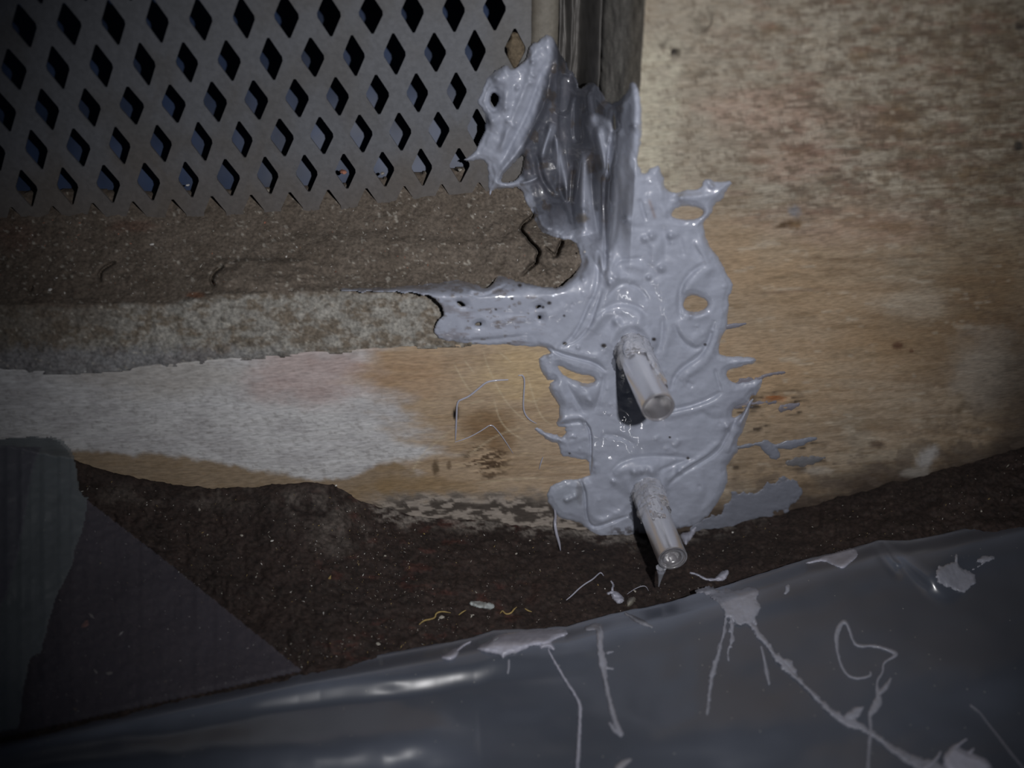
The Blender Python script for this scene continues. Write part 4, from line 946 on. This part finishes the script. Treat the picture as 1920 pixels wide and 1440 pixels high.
TORN = film_piece('torn_film', [(-260, 826), (0, 823), (60, 818), (104, 818), (122, 826), (138, 848), (146, 880), (150, 915), (160, 930), (167, 931), (162, 965), (155, 1000), (142, 1030), (137, 1062), (116, 1100), (106, 1125), (92, 1170), (78, 1225), (56, 1236), (44, 1300), (36, 1366), (-20, 1380), (-260, 1434)], .0075, 'film2',
           'torn milky plastic film with a ragged right edge at the far left', .0012, 1.6, seed=4,
           curl=lambda X, Y: .002*sst(130, 60, X)*sst(850, 826, Y)*0+.002*np.exp(-((X-110)/18)**2)*sst(860, 830, Y))
film_piece('folded_layer', [(-260, 832), (0, 832), (70, 838), (84, 836), (70, 858), (62, 885), (55, 930), (46, 985), (34, 1050), (12, 1120), (-10, 1160), (-260, 1200)], .0115, 'film',
           'second layer folded over the torn film', .0008, .8, seed=6, parent=TORN)

# ------------------------------------------------------------------ sealant spilt on the sheet
def S_sheet(X, Y): return toward(sheet_pt(X, Y), .00025)
SP0 = dict(mat='smear', col=(122, 124, 134), T=.0009, w0=4, relief=.00045); SP = SP0
blob('sealant_splat', S_sheet, [[(1330, 1118), (1352, 1102), (1385, 1106), (1410, 1098), (1424, 1112), (1416, 1128), (1430, 1140), (1420, 1152), (1412, 1170), (1398, 1168), (1385, 1174), (1372, 1160), (1358, 1158), (1356, 1140), (1345, 1126)], [(1296, 1108), (1330, 1100), (1352, 1106), (1340, 1118)]],
     [[(1361, 1160, 2.5), (1355, 1195, 2.6), (1345, 1230, 3.2), (1335, 1265, 5.5), (1329, 1300, 3), (1326, 1340, 1.2)], [(1371, 1160, 4), (1373, 1185, 3.6), (1372, 1203, 4), (1364, 1220, 2.2), (1366, 1237, 1)], [(1414, 1156, 1.5), (1417, 1170, 1.2)],
      [(1404, 1166, 5), (1425, 1192, 4), (1448, 1222, 4.5), (1470, 1247, 6), (1488, 1266, 5), (1515, 1292, 3.8), (1540, 1317, 4.2), (1565, 1341, 7), (1600, 1358, 8), (1622, 1366, 4.5), (1650, 1385, 4.5), (1680, 1408, 7), (1715, 1428, 9), (1760, 1442, 14), (1800, 1470, 16)],
      [(1465, 1236, 3), (1478, 1242, 6), (1488, 1258, 5)], [(1590, 1345, 8), (1608, 1334, 9), (1620, 1325, 3)]], rag=4.2, rs=8, seed=1,
     label='large grey sealant splat on the sheet with long strings running down to the bottom border', **SP)
blob('sealant_thread', S_sheet, [], [[(1427, 1213, 1.8), (1434, 1240, 2.2), (1437, 1261, 4), (1442, 1282, 1.4)]], rag=.8, rs=6, seed=2, label='short grey sealant dash between the long strings of the big splat', **SP)
blob('sealant_loop', S_sheet, [], [[(1632, 1260, 1.2), (1633, 1268, 1.8), (1602, 1273, 2), (1584, 1262, 2.2), (1572, 1235, 2.6), (1567, 1200, 3.6), (1571, 1178, 4.8), (1583, 1162, 3.4), (1592, 1178, 2.6), (1598, 1200, 2.6), (1608, 1212, 2.8), (1640, 1210, 2.2), (1662, 1217, 3), (1683, 1225, 3.4), (1674, 1232, 2), (1655, 1243, 1.8), (1656, 1260, 1.6), (1643, 1277, 1.8), (1646, 1298, 4), (1648, 1312, 9), (1640, 1328, 7), (1630, 1340, 3.4), (1633, 1365, 3.2), (1630, 1395, 3.2), (1627, 1445, 3)],
     [(1648, 1300, 4), (1662, 1287, 5), (1670, 1272, 1.5)]], rag=.9, rs=8, seed=3, label='looping grey string of sealant curling like a hook right of the big splat', **SP)
blob('sealant_splat', S_sheet, [[(1757, 1062), (1776, 1060), (1788, 1052), (1800, 1064), (1812, 1070), (1832, 1082), (1826, 1098), (1802, 1112), (1790, 1106), (1772, 1098), (1754, 1088)]], [[(1794, 1062, 4), (1795, 1040, 1.5)], [(1826, 1068, 1), (1844, 1056, 1.4)], [(1835, 1050, 2), (1850, 1046, 5), (1862, 1048, 2)]], rag=4.5, rs=8, seed=4, label='rough sealant splat on the sheet nearest the right border', **SP)
blob('sealant_smear', S_sheet, [[(1508, 1056), (1535, 1046), (1560, 1038), (1582, 1032), (1598, 1027), (1609, 1036), (1604, 1046), (1590, 1058), (1580, 1066), (1564, 1060), (1545, 1050), (1520, 1055)]], rag=1.2, rs=8, seed=5, T=.0018, w0=7, mat='sealant', relief=.0004, label='smooth grey sealant smear on the fold of the sheet just left of the crinkle')
blob('sealant_splat', S_sheet, [[(1768, 1418), (1778, 1404), (1792, 1396), (1810, 1408), (1832, 1416), (1852, 1424), (1862, 1445), (1800, 1460), (1770, 1440)]], [[(1790, 1402, 6), (1800, 1394, 3), (1812, 1386, 1.2)], [(1808, 1420, 5), (1826, 1404, 1.5)], [(1735, 1440, 5), (1755, 1425, 3), (1764, 1409, 1.2)]], rag=1.5, rs=9, seed=6, T=.0022, w0=9, mat='sealant', relief=.0004, label='thick horned blob of grey sealant cut off by the bottom border')
blob('sealant_thread', S_sheet, [], [[(1820, 1322, 1.6), (1838, 1336, 1.8), (1852, 1356, 1.8), (1875, 1384, 2), (1900, 1418, 2.2), (1925, 1446, 2.2)]], rag=.4, seed=7, col=(104, 106, 116), label='faint thin thread slanting into the bottom right corner', **{k_: v_ for k_, v_ in SP.items() if k_ != 'col'})
blob('sealant_smear', S_sheet, [[(892, 1214), (920, 1200), (935, 1190), (965, 1184), (1015, 1182), (1058, 1179), (1066, 1190), (1040, 1197), (1028, 1208), (1000, 1208), (975, 1222), (948, 1228), (943, 1236), (935, 1226), (905, 1222)]], [[(1015, 1212, 3), (1030, 1208, 5), (1038, 1217, 2)], [(1028, 1219, 1.4), (1042, 1244, 2), (1058, 1272, 2.2), (1078, 1302, 2.4), (1088, 1322, 3), (1087, 1350, 3), (1085, 1390, 3), (1082, 1445, 3)]], rag=1.6, rs=8, seed=8, T=.0020, w0=7, mat='sealant', relief=.0004, label='grey sealant smear over the sheet edge trailing one long thin thread downwards')
blob('sealant_smear', S_sheet, [[(823, 1232), (840, 1224), (852, 1215), (860, 1220), (855, 1232), (842, 1239)]], [[(855, 1220, 2.5), (868, 1209, 1.6), (882, 1203, 1)]], rag=.8, seed=9, T=.0018, w0=6, mat='sealant', relief=.0002, label='small leaf shaped dab, leftmost of the sealant smears on the sheet edge')
blob('sealant_streak', S_sheet, [], [[(1100, 1178, 3), (1122, 1172, 7), (1126, 1190, 6), (1124, 1215, 5), (1130, 1240, 8), (1132, 1262, 5), (1138, 1290, 3.6), (1144, 1320, 4), (1152, 1350, 4.6), (1163, 1376, 5.5)], [(1162, 1376, 5), (1150, 1370, 3), (1143, 1356, 2)], [(1140, 1224, 2), (1150, 1222, 1)], [(1138, 1252, 3), (1149, 1254, 1)]], rag=1.8, rs=7, seed=10, label='long vertical sealant streak on the sheet ending in a small hook', **SP)
blob('sealant_streak', S_sheet, [], [[(1173, 1150, 1.5), (1190, 1160, 4), (1208, 1168, 4.5), (1223, 1176, 1.2)]], rag=1.6, rs=6, seed=11, col=(108, 110, 118), label='short pale slanting streak near the sheet edge below the lower tube', **{k_: v_ for k_, v_ in SP.items() if k_ != 'col'})
blob('sealant_streak', S_sheet, [], [[(1160, 1440, 8), (1168, 1432, 7), (1182, 1424, 2)]], rag=1.4, seed=12, col=(120, 120, 126), label='stub of sealant touching the bottom border below the hooked streak', **{k_: v_ for k_, v_ in SP.items() if k_ != 'col'})
blob('sealant_thread', S_sheet, [], [[(954, 1238, 1.8), (954, 1250, 2), (952, 1262, 1.2)]], rag=.5, seed=13, label='tiny upright tick of sealant just below the smear on the sheet edge', **SP)
blob('sealant_fleck', S_sheet, [[(1472, 1098), (1480, 1096), (1481, 1104), (1476, 1112), (1470, 1114), (1474, 1106)]], rag=1.2, rs=5, seed=14, label='small fleck of sealant on the sheet between the big splat and the fold smear', **SP)

# ------------------------------------------------------------------ smears and strings on board, pillar and soil
blob('sealant_smear', S_wall, [[(1350, 966), (1362, 950), (1368, 928), (1395, 924), (1425, 915), (1448, 908), (1465, 898), (1480, 892), (1500, 905), (1506, 925), (1492, 938), (1470, 958), (1430, 976), (1390, 988), (1340, 1000), (1290, 1006), (1305, 985), (1330, 972)]], rag=13, rs=13, T=.0005, w0=10, seed=1, mat='wiped', col=(118, 122, 134), relief=.0002, closed=.0004,
     label='thin grey film wiped across the foot of the pillar right of the lower tube')
blob('sealant_smear', S_wall, [[(1421, 832), (1434, 824), (1450, 832), (1462, 846), (1464, 858), (1452, 862), (1440, 856), (1430, 842)]], [[(1450, 838, 3), (1480, 834, 8), (1505, 828, 6), (1530, 822, 1.5)], [(1376, 840, 2), (1400, 836, 2.5), (1424, 832, 3)]], rag=2.5, rs=8, T=.0008, w0=7, seed=2, mat='wiped', col=(122, 126, 138), relief=.0003, closed=.0004,
     label='small curled grey smear on the plank with a feathered tail')
blob('sealant_smear', S_wall, [], [[(1360, 613, 4), (1375, 611, 4), (1398, 607, 1)]], rag=1.5, rs=6, T=.0005, w0=5, seed=3, mat='smear', col=(112, 112, 122), closed=.0004, label='short grey lick on the plank level with the tube root')
blob('sealant_smear', S_wall, [[(1380, 712), (1412, 706), (1420, 735), (1400, 752), (1378, 745)]], [[(1420, 712, 4), (1440, 702, 3), (1470, 698, 1)], [(1380, 762, 4), (1420, 758, 5), (1455, 752, 2)], [(1465, 765, 6), (1485, 762, 6), (1498, 758, 2)]], rag=3.5, rs=8, T=.0005, w0=6, seed=4, mat='wiped', col=(122, 120, 130), closed=.0004, label='scuffed grey smear on the torn plank fibres level with the upper tube mouth')
blob('sealant_smear', S_wall, [], [[(1480, 868, 5), (1500, 866, 9), (1530, 862, 6), (1545, 858, 1)]], rag=4, rs=8, T=.0004, w0=6, seed=5, mat='wiped', col=(110, 110, 114), closed=.0004, label='faint feathery grey smudge on the plank above the wiped film')
def string(name, pts, r, surf, label, col=(150, 151, 164), mat='sealant', lift=None, group=None):
    a = np.array(pts, float); P = surf(a[:, 0], a[:, 1]); P = toward(P, (r if lift is None else lift))
    r_ = np.full(len(a), r); r_[-1] *= .35; r_[0] *= .6
    o = tube_path(name, P, r_, mat, col=col); tag(o, label, 'string', group); return o
string('sealant_string', [(953, 712), (930, 713), (912, 716), (898, 728), (880, 743), (868, 748), (857, 753), (856, 780), (855, 805), (854, 826)], .00038, S_wall, 'bent grey string stuck to the bare board, running over the nail hole')
string('sealant_string', [(853, 829), (875, 822), (893, 813), (908, 804), (921, 795), (932, 806), (945, 823), (962, 850)], .00022, S_wall, 'thin roof shaped string on the board below the nail hole')
string('sealant_string', [(972, 704), (980, 703), (984, 712), (982, 740), (981, 765), (985, 778), (994, 788), (1006, 794)], .00032, S_wall, 'upright curved string on the board left of the sealant mass')
string('sealant_string', [(1040, 955), (1042, 968), (1040, 980), (1043, 1000), (1048, 1016), (1051, 1032)], .00062, lambda X, Y: toward(soil_pt(X, Y), .001), 'short drip hanging from the lower left lobe of the sealant over the soil')
string('sealant_string', [(1018, 857), (1014, 868), (1011, 880)], .0003, S_wall, 'tiny grey flick on the board near the lower left lobe')
S_dirt = lambda X, Y: toward(soil_pt(X, Y), .0004)
string('sealant_string', [(1062, 1125), (1072, 1117), (1085, 1104), (1098, 1094), (1112, 1086), (1122, 1076), (1127, 1073), (1132, 1080)], .00030, S_dirt, 'pale crooked thread lying on the soil left of the lower tube')
string('sealant_string', [(1176, 1114), (1190, 1104), (1205, 1098), (1212, 1100), (1216, 1108)], .00016, S_dirt, 'very thin faint thread on the soil just below the lower tube')
blob('sealant_dab', S_dirt, [[(1146, 1112), (1156, 1108), (1168, 1120), (1170, 1128), (1158, 1132), (1150, 1124)]], [[(1140, 1112, 1.5), (1150, 1110, 2)], [(1146, 1090, 1.2), (1150, 1096, 1.2), (1148, 1104, 1.2)]], rag=1.2, rs=6, seed=3, label='small wet dab of sealant on the soil beside the sheet edge, left of the bead', T=.0018, w0=5)
blob('sealant_bead', S_dirt, [[(1176, 1128), (1180, 1121), (1190, 1119), (1192, 1125), (1184, 1134), (1176, 1138)]], rag=.7, seed=4, label='glassy little bead on the soil touching the sheet edge', T=.002, w0=5, col=(120, 116, 108))
blob('sealant_dab', S_dirt, [[(1340, 1086), (1350, 1074), (1364, 1068), (1366, 1074), (1360, 1086), (1350, 1090)]], [[(1294, 1074, 1), (1308, 1077, 1.3), (1322, 1086, 1.3), (1342, 1087, 1.5)]], rag=.6, seed=5, label='leaf shaped dab with a thread tail on the soil right of the lower tube', T=.0016, w0=5)
blob('sealant_dab', S_dirt, [[(1276, 1000), (1290, 1000), (1308, 984), (1302, 1000), (1290, 1016), (1285, 1022), (1279, 1012)]], rag=.7, seed=6, label='pointed flap of sealant behind the lower tube at the foot of the mass', T=.0014, w0=5)
blob('paint_chip', S_dirt, [[(878, 1128), (900, 1128), (925, 1132), (928, 1139), (915, 1143), (890, 1138)]], rag=1.6, rs=6, seed=7, label='elongated speckled white paint chip lying on the soil left of the tubes', cat='paint chip', T=.0012, w0=4, col=(150, 156, 156), mat='smear')

blob('mortar_plug', lambda X, Y: at(X, Y, YM+.0022), [[(968, 52), (992, 98), (968, 142), (944, 98)]], rag=4, rs=12, seed=3, T=.0016, w0=8, col=(92, 82, 68), mat='mortar', relief=.0006, closed=.002,
     label='brown mortar clogging the last diamond opening beside the plain border', cat='mortar')
# ------------------------------------------------------------------ debris
M['stone'] = plain('pale_chip', (142, 138, 130), .85, .3, scale=500, var=.3)
M['wood'] = plain('dry_shaving', (134, 116, 74), .8, .3, scale=500, var=.3)
M['clay'] = plain('terracotta_crumb', (140, 96, 80), .9, .2, scale=500, var=.3)
M['white'] = plain('white_flake', (184, 182, 178), .8, .3, scale=500, var=.2)
def chip_geo(c, s, seed, flat=.5):
    rs = np.random.RandomState(seed); n = 9
    th = np.linspace(0, 2*math.pi, n, endpoint=False)
    V = []; ang = rs.uniform(0, 6)
    for k, (zz, rr) in enumerate([(-.6, .7), (0, 1.0), (.55, .75)]):
        for t in th:
            r = rr*rs.uniform(.72, 1.12); x, y = r*math.cos(t), r*.7*math.sin(t)
            V.append((x*math.cos(ang)-y*math.sin(ang), x*math.sin(ang)+y*math.cos(ang), zz*flat*rs.uniform(.8, 1.2)))
    V.append((0, 0, -.7*flat)); V.append((0, 0, .75*flat)); V = np.array(V)*s+c
    F = []
    for k in range(2):
        for j in range(n): a = k*n+j; b = k*n+(j+1) % n; F.append((a, b, b+n, a+n))
    for j in range(n): F.append((3*n, (j+1) % n, j)); F.append((3*n+1, 2*n+j, 2*n+(j+1) % n))
    return V, F
def S_ledge(X, Y): return at(X, Y, ledge_Y(X, Y))
PXM = .00022
for i, (x, y, s, mt, surf, label) in enumerate([
    (828, 1157, 8, 'stone', S_soil, 'pale angular stone chip beside a yellow shaving on the soil'), (709, 1207, 7, 'stone', S_soil, 'greyish chip on the soil close above the sheet edge, left of the shavings'),
    (453, 1004, 6, 'stone', S_soil, 'cream crumb on the open soil towards the left'), (510, 1014, 5, 'white', S_soil, 'bright white speck stone on the middle of the soil'),
    (722, 1042, 4.5, 'stone', S_soil, 'small grey grain on the soil among scattered fibres'), (94, 543, 7, 'white', S_ledge, 'white plaster crumb at the lower left of the mortar ledge'),
    (106, 521, 4, 'white', S_ledge, 'tiny white grain just above the plaster crumb on the ledge'), (285, 458, 7, 'white', S_ledge, 'white angular grain on the mortar ledge below the grille'),
    (643, 322, 13, 'clay', S_ledge, 'pinkish clay crumb caught in a grille opening'), (793, 448, 5, 'stone', S_ledge, 'small pale grain on the ledge left of the cracks'),
    (1096, 472, 5, 'white', lambda X, Y: at(X, Y, -.003), 'tiny pale grain set in the sealant at the tip of the ledge'), (630, 910, 5, 'white', S_soil, 'white crumb at the foot of the board where the damp band ends'),
    (968, 1038, 4.5, 'stone', S_soil, 'small grain on the dark soil straight above the paint chip'), (160, 1170, 13, 'clay', S_soil, 'brown leaf shaped crumb seen through the thin plastic film'),
    (205, 1262, 9, 'stone', S_soil, 'pale crumb under the thin film above the sheet'), (400, 433, 4.5, 'stone', S_ledge, 'grey grain on the ledge below the middle of the grille'), (717, 325, 9, 'stone', S_ledge, 'grey mortar crumb inside a grille opening right of the clay crumb'),
    (862, 318, 9, 'stone', S_ledge, 'rough mortar crumb in the last grille opening before the sealant web'), (352, 347, 6, 'white', S_ledge, 'white flake at the foot of a grille opening left of the clay crumb')]):
    c = surf(np.array(float(x)), np.array(float(y)))
    if y < 360 and x < 900: c = at(np.array(float(x)), np.array(float(y)), YM+.003)
    r = s*PXM*.62; V, F = chip_geo(toward(c, r*.35), r, i)
    if y > 900 and x < 300: V, F = chip_geo(toward(c, .0005), r, i, .25)
    tag(put('crumb' if mt != 'stone' else 'stone_chip', V, F, M[mt], smooth=False), label, 'crumb')
for i, (pts, label) in enumerate([
    ([(786, 1171), (795, 1163), (808, 1161), (816, 1158), (817, 1150), (828, 1146), (845, 1149)], 'curled yellow wood shaving left of the paint chip'),
    ([(938, 1150), (942, 1144), (948, 1152), (958, 1150), (964, 1142), (969, 1138)], 'twisted yellow shaving right of the paint chip'),
    ([(860, 1153), (868, 1147), (874, 1144)], 'short straight yellow fibre just left of the paint chip'), ([(984, 1141), (990, 1145), (997, 1147)], 'tiny yellow fibre furthest right on the soil before the thread')]):
    string('wood_shaving', pts, .00032, S_dirt, label, mat='wood'); COL.objects[-1]['category'] = 'shaving'
def crumbs(name, n, seed, area, surf, mats, label, smin=1., smax=2.6, parent=None):
    """uncountable tiny grit, joined in one mesh"""
    rs = np.random.RandomState(seed); Vs = []; Fs = []; k = 0; cnt = 0; mi = []
    while cnt < n:
        x, y = rs.uniform(area[0], area[2]), rs.uniform(area[1], area[3])
        if not area[4](x, y, rs): continue
        c = surf(np.array([x]), np.array([y]))[0]; s = rs.uniform(smin, smax)**1.0*PXM*.5*(1+1.6*(rs.rand() < .06))
        d = rs.normal(size=3); d /= np.linalg.norm(d); e = np.cross(d, rs.normal(size=3)); e /= np.linalg.norm(e); f = np.cross(d, e)
        l = rs.uniform(1, 3.4) if rs.rand() < .5 else 1
        q = np.array([d*l, -d*l, e*.8, -e*.8, f*.5, -f*.5])*s+toward(c[None], np.array([s*.35]))[0]
        Vs.append(q); Fs += [(k+a, k+b, k+c_) for a, b, c_ in ((0, 2, 4), (2, 1, 4), (1, 3, 4), (3, 0, 4), (2, 0, 5), (1, 2, 5), (3, 1, 5), (0, 3, 5))]; mi += [rs.randint(len(mats))]*8; k += 6; cnt += 1
    o = put(name, np.vstack(Vs), Fs, M[mats[0]], smooth=False, parent=parent)
    for m_ in mats[1:]: o.data.materials.append(M[m_])
    o.data.polygons.foreach_set('material_index', mi)
    tag(o, label, None, kind='stuff')
def soil_ok(x, y, rs):
    e = y-foot_line(x); d = interp(EDGEP, x)-y
    if e < 12 or d < 4: return False
    w = .25+.75*sst(160, 0, abs(x-700))*sst(200, 60, abs(y-1000)) + .5*sst(70, 20, d)*sst(1100, 500, x)*sst(480, 560, x)
    return rs.rand() < w
crumbs('soil_grit', 1500, 3, (0, 850, 1930, 1370, soil_ok), S_soil, ['stone', 'wood', 'stone', 'white'], 'scattered tiny pale and yellow grit over the dark soil', .8, 2.2, FLOOR)
crumbs('ledge_grit', 420, 5, (0, 385, 1080, 560, lambda x, y, rs: y > ledge_back(x)+6 and y < ledge_front(x)), S_ledge, ['stone', 'clay', 'stone', 'white'], 'scattered tiny grit over the brown mortar ledge', .8, 2.4, LEDGE)
